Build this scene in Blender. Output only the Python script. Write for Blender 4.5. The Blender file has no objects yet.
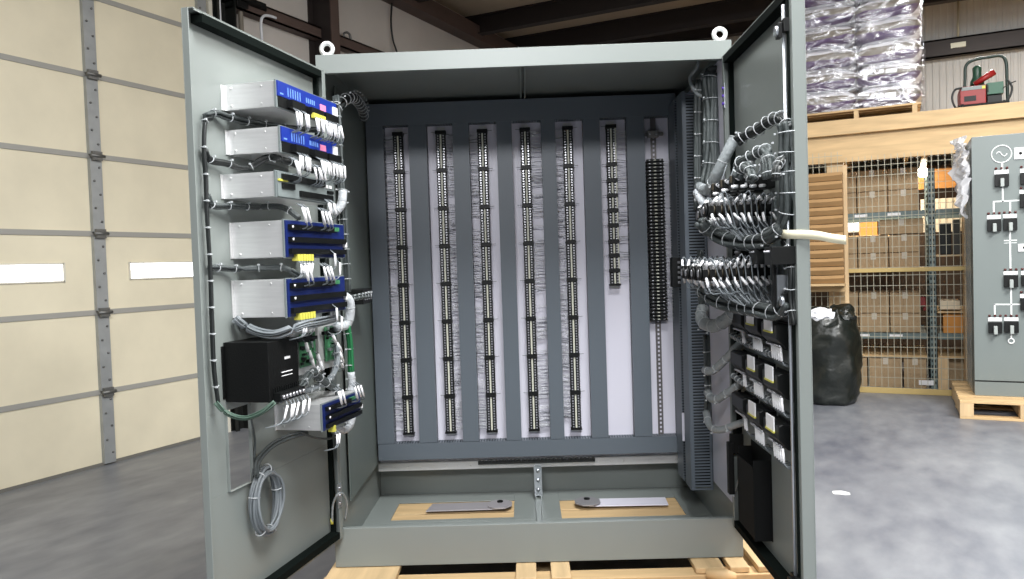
import bpy, math, random
import numpy as np
from mathutils import Matrix, Vector, noise
random.seed(7)
sc = bpy.context.scene
COL = sc.collection
# ------------------------------------------------------------------ site measurements
H = 0.762                 # half width of the big enclosure
TOP, LIP, DEPTH = 1.907, 0.146, 0.914
PH = 0.14                 # pallet height
YAW = 0.44268734          # enclosure turned this much against the building
AL, AR = 0.2348, -0.0075  # how far the doors stand beyond 90 degrees
F = 779.77                # focal length in pixels (1024 wide)
CAM_P = Vector((-0.0189, -2.8818, 1.1129)); CY, CP, CR = -0.0166, -0.0316, -0.0327
CAB = Matrix.Translation((0, 0, PH)) @ Matrix.Rotation(YAW, 4, 'Z')
CABI = CAB.inverted()
def cam_axes():
    cy, sy = math.cos(CY), math.sin(CY)
    f = Vector((sy, cy, 0)); r = Vector((cy, -sy, 0)); u = Vector((0, 0, 1))
    cp, sp = math.cos(CP), math.sin(CP); f2 = f*cp + u*sp; u2 = u*cp - f*sp
    cr, sr = math.cos(CR), math.sin(CR)
    return r*cr + u2*sr, u2*cr - r*sr, f2
AX = cam_axes()
R3 = CAB.to_3x3()
AW = [R3 @ a for a in AX]; CW = CAB @ CAM_P
def W(x, y, ax, val):       # sight line to a world plane (building axes)
    d = AW[2] + AW[0]*((x-512)/F) - AW[1]*((y-289.5)/F)
    return CW + d*((val-CW[ax])/d[ax])
def cab_hit(x, y, P, n):
    d = AX[2] + AX[0]*((x-512)/F) - AX[1]*((y-289.5)/F)
    return CAM_P + d*(((P-CAM_P).dot(n))/d.dot(n))
def B(x, y, Y):             # to a plane parallel to the enclosure's front, enclosure axes
    return cab_hit(x, y, Vector((0, Y, 0)), Vector((0, 1, 0)))
def door_frame(side):
    if side < 0:
        e = Vector((-math.sin(AL), -math.cos(AL), 0)); o = Vector((-H, 0, 0))
    else:
        e = Vector((math.sin(AR), -math.cos(AR), 0)); o = Vector((H, 0, 0))
    y = Vector((-e.y, e.x, 0))
    m = Matrix.Identity(4)
    for i in range(3):
        m[i][0] = e[i]; m[i][1] = y[i]; m[i][2] = (0, 0, 1)[i]; m[i][3] = o[i]
    return m
DL, DR = door_frame(-1), door_frame(1)
DLI, DRI = DL.inverted(), DR.inverted()
def L(x, y, off):           # left door axes (s from hinge, depth into the cabinet side, z)
    n = DL.to_3x3() @ Vector((0, 1, 0)); return DLI @ cab_hit(x, y, DL @ Vector((0, off, 0)), n)
def Rt(x, y, off):          # right door axes, inside is -y
    n = DR.to_3x3() @ Vector((0, 1, 0)); return DRI @ cab_hit(x, y, DR @ Vector((0, -off, 0)), n)
LEFT = CAB @ DL; RIGHT = CAB @ DR
# ------------------------------------------------------------------ materials
MATS = {}
def lin(c): return tuple(((v/255)/12.92 if v/255 <= .04045 else ((v/255+.055)/1.055)**2.4) for v in c)
def mat(name, rgb, rough=.5, metal=0, bump=0, bscale=60, var=0, vscale=4, emit=0, alpha=1, trans=0, spec=.5, coat=0, detail=4, stretch=None):
    if name in MATS: return MATS[name]
    m = bpy.data.materials.new(name); m.use_nodes = True; nt = m.node_tree
    b = nt.nodes['Principled BSDF']; c = (*lin(rgb), 1)
    b.inputs['Base Color'].default_value = c; b.inputs['Roughness'].default_value = rough
    b.inputs['Metallic'].default_value = metal; b.inputs['Specular IOR Level'].default_value = spec
    b.inputs['Coat Weight'].default_value = coat
    b.inputs['Alpha'].default_value = alpha; b.inputs['Transmission Weight'].default_value = trans
    tc = nt.nodes.new('ShaderNodeTexCoord'); src = tc.outputs['Object']
    if stretch:
        mp = nt.nodes.new('ShaderNodeMapping'); mp.inputs['Scale'].default_value = stretch
        nt.links.new(src, mp.inputs['Vector']); src = mp.outputs['Vector']
    if var:
        n = nt.nodes.new('ShaderNodeTexNoise'); n.inputs['Scale'].default_value = vscale; n.inputs['Detail'].default_value = detail
        nt.links.new(src, n.inputs['Vector'])
        r = nt.nodes.new('ShaderNodeMapRange'); r.inputs['From Min'].default_value = .3; r.inputs['From Max'].default_value = .7
        r.inputs['To Min'].default_value = 1-var; r.inputs['To Max'].default_value = 1+var
        nt.links.new(n.outputs['Fac'], r.inputs['Value'])
        mx = nt.nodes.new('ShaderNodeVectorMath'); mx.operation = 'SCALE'; mx.inputs[0].default_value = c[:3]
        nt.links.new(r.outputs['Result'], mx.inputs['Scale']); nt.links.new(mx.outputs['Vector'], b.inputs['Base Color'])
    if bump:
        n = nt.nodes.new('ShaderNodeTexNoise'); n.inputs['Scale'].default_value = bscale
        nt.links.new(src, n.inputs['Vector'])
        bp = nt.nodes.new('ShaderNodeBump'); bp.inputs['Strength'].default_value = bump; bp.inputs['Distance'].default_value = .01
        nt.links.new(n.outputs['Fac'], bp.inputs['Height']); nt.links.new(bp.outputs['Normal'], b.inputs['Normal'])
    if emit:
        b.inputs['Emission Color'].default_value = c; b.inputs['Emission Strength'].default_value = emit
    MATS[name] = m; return m
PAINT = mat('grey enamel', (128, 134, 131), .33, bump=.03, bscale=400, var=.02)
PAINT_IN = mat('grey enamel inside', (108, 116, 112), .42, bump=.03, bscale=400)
GASKET = mat('black foam gasket', (12, 18, 16), .9, spec=.08)
WHITEP = mat('white enamel panel', (222, 220, 232), .35)
DUCT = mat('grey plastic duct', (94, 102, 110), .42)
BLACK = mat('black plastic', (9, 11, 11), .45, spec=.35)
BLACKM = mat('black metal', (7, 8, 8), .55, spec=.25, bump=.1, bscale=150)
ALU = mat('brushed aluminium', (228, 228, 228), .3, metal=.55, var=.05, vscale=9, stretch=(1, 1, 14))
ZINC = mat('zinc plated steel', (190, 195, 200), .3, metal=.8)
BLUE = mat('blue faceplate', (24, 48, 140), .35)
NAVY = mat('navy faceplate', (18, 34, 92), .35)
LBLUE = mat('pale blue print', (110, 150, 220), .5)
GREYF = mat('grey faceplate', (120, 128, 128), .4)
LABEL = mat('white sleeve', (238, 238, 240), .5)
YEL = mat('yellow plug', (206, 200, 84), .5)
CREAM = mat('cream marker', (212, 212, 196), .5)
PCB = mat('green circuit board', (64, 122, 84), .4, var=.25, vscale=60)
WIRE = mat('grey wire', (120, 126, 130), .45)
WIREW = mat('pale wire', (214, 216, 220), .45)
CABLE = mat('dark grey cable', (66, 72, 72), .5, bump=.4, bscale=220, stretch=(1, 1, .1))
CABLEB = mat('black cable', (26, 30, 30), .45)
WRAP = mat('white spiral wrap', (186, 190, 194), .4, bump=.5, bscale=90)
WRAPG = mat('grey spiral wrap', (146, 152, 154), .4, bump=.5, bscale=90)
GREENW = mat('green wire', (34, 110, 66), .45)
TIE = mat('white nylon tie', (186, 190, 192), .4)
SILV = mat('silver screw', (200, 200, 205), .3, metal=.9)
RED = mat('red enamel', (138, 24, 22), .4, var=.1, vscale=8)
PURPLE = mat('purple tag', (90, 60, 170), .5)
PINK = mat('pink print', (220, 130, 170), .5)
PINE = mat('pine board', (200, 170, 126), .6, var=.14, vscale=3, stretch=(1, 9, 9), detail=8)
PINEY = mat('pine board across', (200, 172, 130), .6, var=.14, vscale=3, stretch=(9, 1, 9), detail=8)
PINEZ = mat('pine board upright', (202, 174, 134), .6, var=.12, vscale=3, stretch=(9, 9, 1), detail=8)
DPINE = mat('orange stained board', (190, 132, 66), .55, var=.15, vscale=3, stretch=(1, 9, 9), detail=8)
CARD = mat('brown cardboard', (168, 144, 112), .8, var=.05, vscale=6)
CARD2 = mat('tan cardboard', (160, 126, 84), .8, var=.07, vscale=9)
CARDO = mat('orange cardboard', (200, 138, 70), .8, var=.05)
TAPE = mat('parcel tape', (196, 186, 170), .25)
TEAL = mat('teal rack paint', (104, 120, 120), .45, var=.05)
GALV = mat('galvanised wire', (168, 164, 146), .45, metal=.3)
MUST = mat('mustard rail', (180, 156, 100), .6)
RUST = mat('red oxide steel', (84, 68, 62), .6, var=.12)
DRUST = mat('dark brown steel', (40, 32, 30), .6, var=.12)
BAGM = mat('black bin liner', (14, 20, 16), .36, bump=.7, bscale=14, spec=.7)
BAGW = mat('clear white plastic film', (232, 234, 240), .25, bump=.8, bscale=30)
CONC = mat('concrete', (150, 152, 154), .5)
DWHITE = mat('off white paint', (214, 210, 196), .5)
DGREY = mat('galvanised stile', (164, 167, 168), .45, metal=.4, var=.08, vscale=12)
SEAM = mat('dark rubber seam', (110, 108, 102), .8)
HINGE = mat('zinc hinge', (120, 120, 118), .4, metal=.6)
TAPEC = mat('cream masking strap', (206, 200, 174), .6)
def emis(name, rgb, s):
    m = bpy.data.materials.new(name); m.use_nodes = True; nt = m.node_tree; nt.nodes.clear()
    e = nt.nodes.new('ShaderNodeEmission'); e.inputs[0].default_value = (*lin(rgb), 1); e.inputs[1].default_value = s
    o = nt.nodes.new('ShaderNodeOutputMaterial'); nt.links.new(e.outputs[0], o.inputs[0]); return m
# ------------------------------------------------------------------ mesh helper
class MB:
    def __init__(s): s.v = []; s.f = []; s.mi = []; s.m = 0; s.sm = []
    def add(s, vs, fs, sm=False):
        o = len(s.v); s.v += [tuple(p) for p in vs]; s.f += [tuple(i+o for i in f) for f in fs]
        s.mi += [s.m]*len(fs); s.sm += [sm]*len(fs); return s
    def box(s, x0, x1, y0, y1, z0, z1, M=None):
        vs = [Vector((x, y, z)) for x in (x0, x1) for y in (y0, y1) for z in (z0, z1)]
        if M: vs = [M @ p for p in vs]
        return s.add(vs, [(0, 1, 3, 2), (4, 6, 7, 5), (0, 4, 5, 1), (2, 3, 7, 6), (0, 2, 6, 4), (1, 5, 7, 3)])
    def cbox(s, c, dx, dy, dz, M=None):
        if M: M = Matrix.Translation(c) @ M; c = (0, 0, 0)
        return s.box(c[0]-dx/2, c[0]+dx/2, c[1]-dy/2, c[1]+dy/2, c[2]-dz/2, c[2]+dz/2, M)
    def prism(s, poly, y0, y1, ax='y'):
        def P(a, b, t): return {'y': (a, t, b), 'x': (t, a, b), 'z': (a, b, t)}[ax]
        n = len(poly); vs = [P(a, b, y0) for a, b in poly] + [P(a, b, y1) for a, b in poly]
        return s.add(vs, [tuple(range(n)), tuple(range(2*n-1, n-1, -1))] + [(i, i+n, (i+1) % n+n, (i+1) % n) for i in range(n)])
    def tube(s, path, r, n=8, closed=False, caps=True):
        P = [Vector(p) for p in path]; k = len(P)
        rs = r if isinstance(r, (list, tuple)) else [r]*k
        vs = []; up = None
        for i in range(k):
            a = P[(i-1) % k] if (closed or i) else P[0]; b = P[(i+1) % k] if (closed or i < k-1) else P[-1]
            t = (b-a).normalized() if (b-a).length > 1e-9 else Vector((0, 0, 1))
            if up is None: up = t.orthogonal().normalized()
            up = (up - t*up.dot(t)); up = up.normalized() if up.length > 1e-6 else t.orthogonal().normalized()
            w = t.cross(up)
            for j in range(n):
                q = 2*math.pi*j/n; vs.append(P[i] + up*(math.cos(q)*rs[i]) + w*(math.sin(q)*rs[i]))
        fs = []
        for i in range(k if closed else k-1):
            i2 = (i+1) % k
            for j in range(n):
                fs.append((i*n+j, i*n+(j+1) % n, i2*n+(j+1) % n, i2*n+j))
        if caps and not closed: fs += [tuple(range(n-1, -1, -1)), tuple(range((k-1)*n, k*n))]
        return s.add(vs, fs, True)
    def cyl(s, a, b, r, n=14): return s.tube([a, b], r, n)
    def ring(s, c, axis, R, r, n=14, m=6):
        ax = Vector(axis).normalized(); u = ax.orthogonal().normalized(); w = ax.cross(u)
        return s.tube([Vector(c)+u*(R*math.cos(2*math.pi*i/n))+w*(R*math.sin(2*math.pi*i/n)) for i in range(n)], r, m, closed=True)
    def ribbon(s, path, wdir, w, t=.002):
        P = [Vector(p) for p in path]; wd = Vector(wdir).normalized()*(w/2); vs = []
        for i, p in enumerate(P):
            a = P[max(i-1, 0)]; b = P[min(i+1, len(P)-1)]; nn = (b-a).cross(wd).normalized()*(t/2)
            vs += [p-wd-nn, p+wd-nn, p+wd+nn, p-wd+nn]
        fs = [(0, 1, 2, 3), tuple(len(vs)-1-i for i in range(4))]
        for i in range(len(P)-1):
            for j in range(4): fs.append((i*4+j, i*4+(j+1) % 4, i*4+4+(j+1) % 4, i*4+4+j))
        return s.add(vs, fs, True)
    def build(s, name, mats, parent=None, label=None, cat=None, group=None, kind=None, M=None, bevel=0, sub=0):
        me = bpy.data.meshes.new(name); me.from_pydata(s.v, [], s.f)
        mats = mats if isinstance(mats, (list, tuple)) else [mats]
        for m in mats: me.materials.append(m)
        me.polygons.foreach_set('material_index', s.mi); me.polygons.foreach_set('use_smooth', s.sm); me.update()
        o = bpy.data.objects.new(name, me); COL.objects.link(o)
        if parent is not None: o.parent = parent
        if M is not None:
            if parent is not None: o.matrix_local = M
            else: o.matrix_world = M
        if bevel:
            b = o.modifiers.new('b', 'BEVEL'); b.width = bevel; b.segments = 2; b.limit_method = 'ANGLE'
        if sub:
            b = o.modifiers.new('s', 'SUBSURF'); b.levels = sub; b.render_levels = sub
        return tag(o, label, cat, group, kind)
def fixn(o):
    import bmesh
    bm = bmesh.new(); bm.from_mesh(o.data); bmesh.ops.recalc_face_normals(bm, faces=bm.faces); bm.to_mesh(o.data); bm.free(); return o
def tag(o, label=None, cat=None, group=None, kind=None):
    if label: o['label'] = label
    if cat: o['category'] = cat
    if group: o['group'] = group
    if kind: o['kind'] = kind
    return o
def thing(name, label, cat, M=None, group=None, kind=None):
    o = bpy.data.objects.new(name, None); COL.objects.link(o); o.empty_display_size = .1
    if M is not None: o.matrix_world = M
    return tag(o, label, cat, group, kind)
def T(x, y, z): return Matrix.Translation((x, y, z))
def spline(pts, n=6):
    P = [Vector(p) for p in pts]; P = [P[0]*2-P[1]] + P + [P[-1]*2-P[-2]]; out = []
    for i in range(1, len(P)-2):
        a, b, c, d = P[i-1:i+3]
        for k in range(n):
            t = k/n
            out.append(.5*((2*b)+(c-a)*t+(2*a-5*b+4*c-d)*t*t+(3*b-a-3*c+d)*t**3))
    out.append(P[-2]); return out
# ================================================================== building shell
XL, YFAR, ZR = -3.573, 8.5, 4.36
def struct(o): o['kind'] = 'structure'; return o
# floor with its concrete
def floor_mat():
    m = bpy.data.materials.new('polished concrete floor'); m.use_nodes = True; nt = m.node_tree; b = nt.nodes['Principled BSDF']
    tc = nt.nodes.new('ShaderNodeTexCoord')
    n1 = nt.nodes.new('ShaderNodeTexNoise'); n1.inputs['Scale'].default_value = 1.3; n1.inputs['Detail'].default_value = 7; n1.inputs['Roughness'].default_value = .6
    n2 = nt.nodes.new('ShaderNodeTexNoise'); n2.inputs['Scale'].default_value = 9; n2.inputs['Detail'].default_value = 6
    mp = nt.nodes.new('ShaderNodeMapping'); mp.inputs['Scale'].default_value = (1, .45, 1)
    nt.links.new(tc.outputs['Object'], mp.inputs['Vector'])
    for n in (n1, n2): nt.links.new(mp.outputs['Vector'], n.inputs['Vector'])
    mx = nt.nodes.new('ShaderNodeMath'); mx.operation = 'MULTIPLY_ADD'; mx.inputs[1].default_value = .35
    nt.links.new(n2.outputs['Fac'], mx.inputs[0]); 
    m2 = nt.nodes.new('ShaderNodeMath'); m2.operation = 'MULTIPLY'; m2.inputs[1].default_value = .65
    nt.links.new(n1.outputs['Fac'], m2.inputs[0]); nt.links.new(m2.outputs[0], mx.inputs[2])
    cr = nt.nodes.new('ShaderNodeValToRGB'); cr.color_ramp.elements[0].position = .36; cr.color_ramp.elements[1].position = .64
    cr.color_ramp.elements[0].color = (*lin((88, 91, 100)), 1); cr.color_ramp.elements[1].color = (*lin((132, 134, 138)), 1)
    nt.links.new(mx.outputs[0], cr.inputs[0]); nt.links.new(cr.outputs[0], b.inputs['Base Color'])
    b.inputs['Roughness'].default_value = .42
    bp = nt.nodes.new('ShaderNodeBump'); bp.inputs['Strength'].default_value = .15; bp.inputs['Distance'].default_value = .01
    nt.links.new(n2.outputs['Fac'], bp.inputs['Height']); nt.links.new(bp.outputs[0], b.inputs['Normal'])
    return m
struct(MB().box(XL-.2, 7, -7, YFAR+.2, -.15, 0).build('floor', floor_mat()))
# left wall with the opening of the overhead door
LWP = mat('off white wall panel', (196, 190, 184), .6, var=.06, vscale=2, bump=.1, bscale=8)
DY0, DY1, DZ1 = -3.3, 1.86, 4.2
struct(MB().box(7, 7.15, -7, YFAR+.2, 0, ZR).build('wall_right', LWP))
w = MB(); w.box(XL-.2, XL, -7, DY0, 0, ZR); w.box(XL-.2, XL, DY1, YFAR+.2, 0, ZR); w.box(XL-.2, XL, DY0, DY1, DZ1, ZR)
struct(w.build('wall_left', LWP))
# far wall, corrugated
def corr(x0, x1, y, z0, z1, pitch=.075, d=.007):
    m = MB(); pts = []; x = x0
    while x < x1:
        pts += [(x, y), (x+pitch*.55, y), (x+pitch*.65, y-d), (x+pitch*.9, y-d)]; x += pitch
    vs = [(a, b, z) for z in (z0, z1) for a, b in pts]; n = len(pts)
    m.add(vs, [(i, i+1, i+1+n, i+n) for i in range(n-1)]); m.box(x0, x, y+.01, y+.1, z0, z1); return m
struct(corr(XL, 7, YFAR, 0, ZR).build('wall_far', mat('grey ribbed cladding', (172, 171, 168), .55, var=.04)))
struct(MB().box(XL-.2, 7, -7, YFAR+.2, ZR, ZR+.1).build('ceiling', mat('tan roof insulation', (168, 152, 132), .7, var=.08, vscale=1.5)))
def ibeam_x(x0, x1, y, z0, z1, w=.12, t=.012):
    m = MB(); m.box(x0, x1, y-w/2, y+w/2, z0, z0+t); m.box(x0, x1, y-w/2, y+w/2, z1-t, z1); m.box(x0, x1, y-t/2, y+t/2, z0+t, z1-t); return m
for i, (yy, z0) in enumerate([(6.05, 4.13), (7.15, 4.1), (7.8, 4.12), (4.6, 4.13), (3.0, 4.13)]):
    struct(ibeam_x(XL, 7, yy, z0, ZR).build('ceiling_beam', DRUST))
struct(MB().box(XL, XL+.18, DY1+.2, YFAR, 4.06, 4.24).build('trim_1', RUST))            # eave strut
g = MB()
for y0, y1 in ((2.05, 3.11), (3.13, YFAR)):
    g.box(XL, XL+.10, y0, y1, 3.37, 3.385); g.box(XL, XL+.10, y0, y1, 3.465, 3.48); g.box(XL+.09, XL+.10, y0, y1, 3.37, 3.48)
struct(g.build('trim_2', RUST))                                                       # wall girt
g = MB(); g.box(XL, 7, YFAR-.12, YFAR-.02, 3.62, 3.64); g.box(XL, 7, YFAR-.12, YFAR-.11, 3.62, 3.84); g.box(XL, 7, YFAR-.12, YFAR-.02, 3.82, 3.84)
struct(g.build('trim_3', DRUST))
c = MB(); c.m = 0; c.box(XL, XL+.012, 3.05, 3.19, 0, ZR); c.box(XL, XL+.215, 3.115, 3.125, 0, ZR); c.m = 1; c.box(XL+.215, XL+.227, 3.10, 3.215, 0, ZR)
c.m = 0; c.box(XL+.01, XL+.2, 2.93, 3.11, 3.76, 3.92)
struct(c.build('wall_column', [DRUST, RUST]))
# overhead door
d1 = thing('door_1', None, None, kind='structure')
SZ = [0, .491, 1.025, 1.55, 2.065, 2.6, 3.13, 3.66, 4.2]
WINS = [(-1.03, -.44), (-.44+.5, .60), (1.08, 1.72)]
WINS = [(-1.6, -1.0), (-.03, .60), (1.08, 1.70)]
SK = emis('daylight outside', (255, 255, 255), 5.0)
for i in range(8):
    m = MB(); z0, z1 = SZ[i]+.006, SZ[i+1]-.006
    if i == 2:
        zw0, zw1 = 1.240, 1.356; ys = [DY0]+[a for p in WINS for a in p]+[DY1]
        m.box(XL-.05, XL, DY0, DY1, z0, zw0); m.box(XL-.05, XL, DY0, DY1, zw1, z1)
        for k in range(0, len(ys), 2): m.box(XL-.05, XL, ys[k], ys[k+1], zw0, zw1)
    else: m.box(XL-.05, XL, DY0, DY1, z0, z1)
    o = m.build('door_section', mat('cream door skin', (226, 217, 192), .5, var=.06, vscale=3, bump=.05, bscale=60), d1)
    q = MB(); q.box(XL-.045, XL+.007, DY0, DY1, z1-.010, z1+.024); q.build('joint_strip', mat('grey joint strip', (158, 156, 150), .45), d1)
def stile(y):
    m = MB()
    for i in range(8): m.box(XL, XL+.028, y-.042, y+.042, SZ[i]+.012, SZ[i+1]-.012)
    m.m = 1
    for i in range(1, 8): m.box(XL+.02, XL+.05, y-.035, y+.035, SZ[i]-.03, SZ[i]+.03); m.cyl((XL+.05, y-.05, SZ[i]), (XL+.05, y+.05, SZ[i]), .012, 8)
    for i in range(8):
        for k in range(5):
            z = SZ[i]+.08+k*.09
            m.cyl((XL+.028, y+.02*(-1)**k, z), (XL+.034, y+.02*(-1)**k, z), .008, 6)
    m.build('stile', [DGREY, HINGE], d1)
for y in (-1.9, -.55, .845): stile(y)
stile(1.80)
for n, (a, b_) in enumerate(WINS):
    wn = thing('window_%d' % (n+1), None, None, kind='structure')
    m = MB(); m.box(XL-.03, XL+.008, a, b_, 1.236, 1.246); m.box(XL-.03, XL+.008, a, b_, 1.350, 1.360); m.box(XL-.03, XL+.008, a-.008, a+.006, 1.236, 1.36); m.box(XL-.03, XL+.008, b_-.006, b_+.008, 1.236, 1.36)
    m.build('window_frame', DWHITE, wn)
    MB().box(XL-.022, XL-.018, a+.006, b_-.006, 1.246, 1.35).build('pane', SK, wn)
MB().box(XL-.05, XL+.012, DY0, DY1, -.0, .02).build('bottom_seal', SEAM, d1)
# door track, jamb and conduits behind the left door leaf
tr = MB(); y = 1.95
tr.box(XL, XL+.012, y-.02, y+.13, 0, 4.2); tr.box(XL, XL+.07, y+.0, y+.008, 0, 4.2); tr.box(XL+.06, XL+.07, y-.03, y+.008, 0, 4.2)
tr.box(XL, XL+.12, y+.10, y+.11, 0, 4.25)
struct(tr.build('door_track', mat('blackened steel track', (24, 26, 24), .5)))
m = MB(); m.box(XL, XL+.03, 1.865, 1.90, 0, 4.25); struct(m.build('door_jamb', DWHITE))
def conduit(pts, r, label, m=WIREW, name='conduit', cat='pipe', group=None):
    return MB().tube(spline(pts, 5), r, 8).build(name, m, None, label, cat, group)
a = W(219, 0, 0, XL+.06)
conduit([(XL+.06, a.y, .2), (XL+.06, a.y, 2), (XL+.06, a.y, 4.05)], .013, 'straight pale conduit running up beside the black door track')
a = W(240, 0, 0, XL+.06); m = MB(); m.cyl((XL+.06, a.y, 2.9), (XL+.06, a.y, 4.0), .02, 8)
m.build('strut_rod', mat('tan grey tube', (120, 112, 100), .5), None, 'tan grey tube hanging below the black winch bracket on the wall', 'rod')
m = MB(); pb = W(243, 3, 0, XL+.1); a0, zb0 = pb.y, pb.z
m.box(XL, XL+.16, a0-.16, a0+.2, zb0, zb0+.04); m.box(XL+.02, XL+.14, a0-.10, a0+.02, zb0-.05, zb0); m.cyl((XL+.08, a0-.2, zb0+.02), (XL+.08, a0+.26, zb0+.02), .03, 10); m.box(XL, XL+.02, a0-.2, a0+.24, zb0-.02, 4.05)
m.build('winch_bracket', BLACKM, None, 'black winch bracket and shaft bolted high on the wall', 'bracket', bevel=.004)
p = [W(x, y, 0, XL+.125) for x, y in ((262, 60), (262, 42), (261, 22), (264, 16), (270, 16), (276, 18))]
conduit(p, .012, 'white conduit that bends over at its top beneath the girt')
p = [W(x, y, 0, XL+.04) for x, y in ((392, 0), (391, 22), (393, 40), (397, 53), (399, 70))]
conduit(p, .01, 'thin dark cable hanging on the pale wall right of the column', CABLEB, 'wall_cable', 'cable')
a = W(344, 38, 0, XL+.05); m = MB(); m.tube(spline([(XL+.09, a.y-.05, 3.475), (XL+.09, a.y-.05, 3.51), (XL+.09, a.y, 3.535), (XL+.09, a.y+.04, 3.52), (XL+.09, a.y+.05, 3.47)], 4), .012, 6)
m.build('wall_hook', HINGE, None, 'small bent metal hook on the wall just right of the column', 'hook')
p = [W(958, y, 1, 8.42) for y in (-10, 48)]
m = MB(); m.cyl((p[1].x, 8.4, 3.72), (p[0].x, 8.4, 4.3), .014, 8); m.cbox((p[1].x, 8.40, 3.74), .16, .06, .06)
m.build('hanging_rod', GALV, None, 'thin grey rod with a clamp on the far wall girt above the welder', 'rod')
# ================================================================== the big enclosure
cab = thing('electrical_cabinet', 'big grey two-door electrical cabinet standing open on a wooden pallet', 'cabinet', CAB)
t = .004
b = MB()
b.box(-H, H, 0, t, TOP-.068, TOP)                 # header
b.box(-H, H, 0, t, 0, LIP)                        # plinth
b.box(-H, -H+.018, 0, t, LIP, TOP-.068); b.box(H-.018, H, 0, t, LIP, TOP-.068)
b.box(-H+.018, H-.018, t, .022, LIP-.004, LIP)    # sill return
b.box(-H+.018, H-.018, t, .022, TOP-.068, TOP-.064)
b.box(-H+.016, -H+.018, t, .03, LIP, TOP-.066); b.box(H-.018, H-.016, t, .03, LIP, TOP-.066)
b.box(-H, -H+t, t, DEPTH, 0, TOP); b.box(H-t, H, t, DEPTH, 0, TOP)
b.box(-H+t, H-t, DEPTH-t, DEPTH, 0, TOP); b.box(-H+t, H-t, t, DEPTH-t, TOP-t, TOP)
C1 = (-.645, -.10, .515, .765); C2 = (.11, .65, .48, .745)     # gland cut-outs in the floor
b.box(-H+t, H-t, t, .48, 0, t); b.box(-H+t, C1[0], .48, DEPTH-t, 0, t); b.box(C1[0], C1[1], .48, C1[2], 0, t); b.box(C1[0], C1[1], C1[3], DEPTH-t, 0, t)
b.box(C1[1], C2[0], .48, DEPTH-t, 0, t); b.box(C2[0], C2[1], C2[3], DEPTH-t, 0, t); b.box(C2[1], H-t, .48, DEPTH-t, 0, t)
for x in (-.012, .006): b.box(x, x+.006, .03, .8, TOP-.03, TOP-t)         # roof stiffener
b.build('body', PAINT, cab, bevel=.0035)
ry, sy = .8, .74                                                          # panel face, duct face
MB().box(-.735, .745, ry, ry+.003, .19, 1.87).build('back_panel', WHITEP, cab)
# side panels
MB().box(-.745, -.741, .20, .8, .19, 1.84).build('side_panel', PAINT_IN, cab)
MB().box(.741, .744, .05, .78, .185, 1.86).build('side_panel', WHITEP, cab, 'white enamelled side panel')
r_ = MB(); r_.box(-.74, .735, .775, .779, .155, .19); r_.box(-.74, .735, .775, .79, .188, .191)
for i in range(24): r_.cyl((-.72+i*.06, .774, .172), (-.72+i*.06, .778, .172), .004, 6)
r_.build('bottom_rail', ALU, cab)
gb = MB(); x0 = B(478, 460, .76).x; x1 = B(595, 460, .76).x
gb.box(x0, x1, .755, .775, .178, .192)
for i in range(30):
    gb.cyl((x0+.01+i*(x1-x0-.02)/29, .75, .192), (x0+.01+i*(x1-x0-.02)/29, .75, .2), .005, 6)
gb.build('ground_bar', mat('dark copper bar', (54, 56, 56), .4, metal=.6), cab)
br = MB(); br.box(-.004, .032, .768, .773, .02, .165); br.box(-.004, -.001, .755, .773, .02, .165); br.box(.029, .032, .755, .773, .02, .165)
for z in (.05, .095, .14): br.cyl((.014, .76, z), (.014, .768, z), .009, 8)
br.build('bracket', ZINC, cab, 'zinc plated mounting bracket')
ch = MB(); ch.box(.0, .028, .03, .78, .004, .008); ch.box(.0, .004, .03, .78, .004, .025); ch.box(.024, .028, .03, .78, .004, .025)
ch.build('floor_channel', PAINT, cab)
# wire ducts -------------------------------------------------------
def duct_v(x0, x1, z0, z1, y0=sy, y1=ry, label=None):
    m = MB(); m.box(x0, x1, y0, y0+.004, z0, z1); m.box(x0, x1, y1-.003, y1, z0, z1)
    n = int((z1-z0)/.0125)
    for sx in (x0, x1-.002):
        m.box(sx, sx+.002, y0+.004, y0+.014, z0, z1)
        for i in range(n): m.box(sx, sx+.002, y0+.014, y1-.003, z0+i*.0125, z0+i*.0125+.0075)
    return m.build('wire_duct', DUCT, cab, label)
def duct_h(x0, x1, z0, z1, y0=sy, y1=ry):
    m = MB(); m.box(x0, x1, y0-.002, y0+.003, z0, z1); m.box(x0, x1, y1-.003, y1, z0, z1)
    n = int((x1-x0)/.0125)
    for sz in (z0, z1-.002):
        for i in range(n): m.box(x0+i*.0125, x0+i*.0125+.0075, y0+.003, y1-.003, sz, sz+.002)
    return m.build('wire_duct', DUCT, cab)
ZT, ZB = B(511, 122, .76).z, B(522, 439, .76).z
duct_h(-.732, .70, ZT, 1.875); duct_h(-.73, .725, ZB-.078, ZB-.002)
gaps = [((383, 127), (408, 127), (396, 441), (421, 441)), ((426, 124), (452, 124), (438, 440), (464, 440)), ((468, 124), (496, 124), (480, 439), (507, 438)),
        ((511, 122), (541, 120), (522, 438), (550, 437)), ((556, 122), (582, 122), (563, 437), (592, 436)), ((600, 121), (627, 121), (607, 435), (633, 435)), ((642, 118), (668, 118), (653, 434), (678, 434))]
edges = [((B(*g[0], .765).x+B(*g[2], .765).x)/2, (B(*g[1], .765).x+B(*g[3], .765).x)/2) for g in gaps]
xs = [-.732]+[v for e in edges for v in e]+[.725]
for i in range(0, len(xs), 2): duct_v(xs[i], xs[i+1], ZB, ZT)
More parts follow.
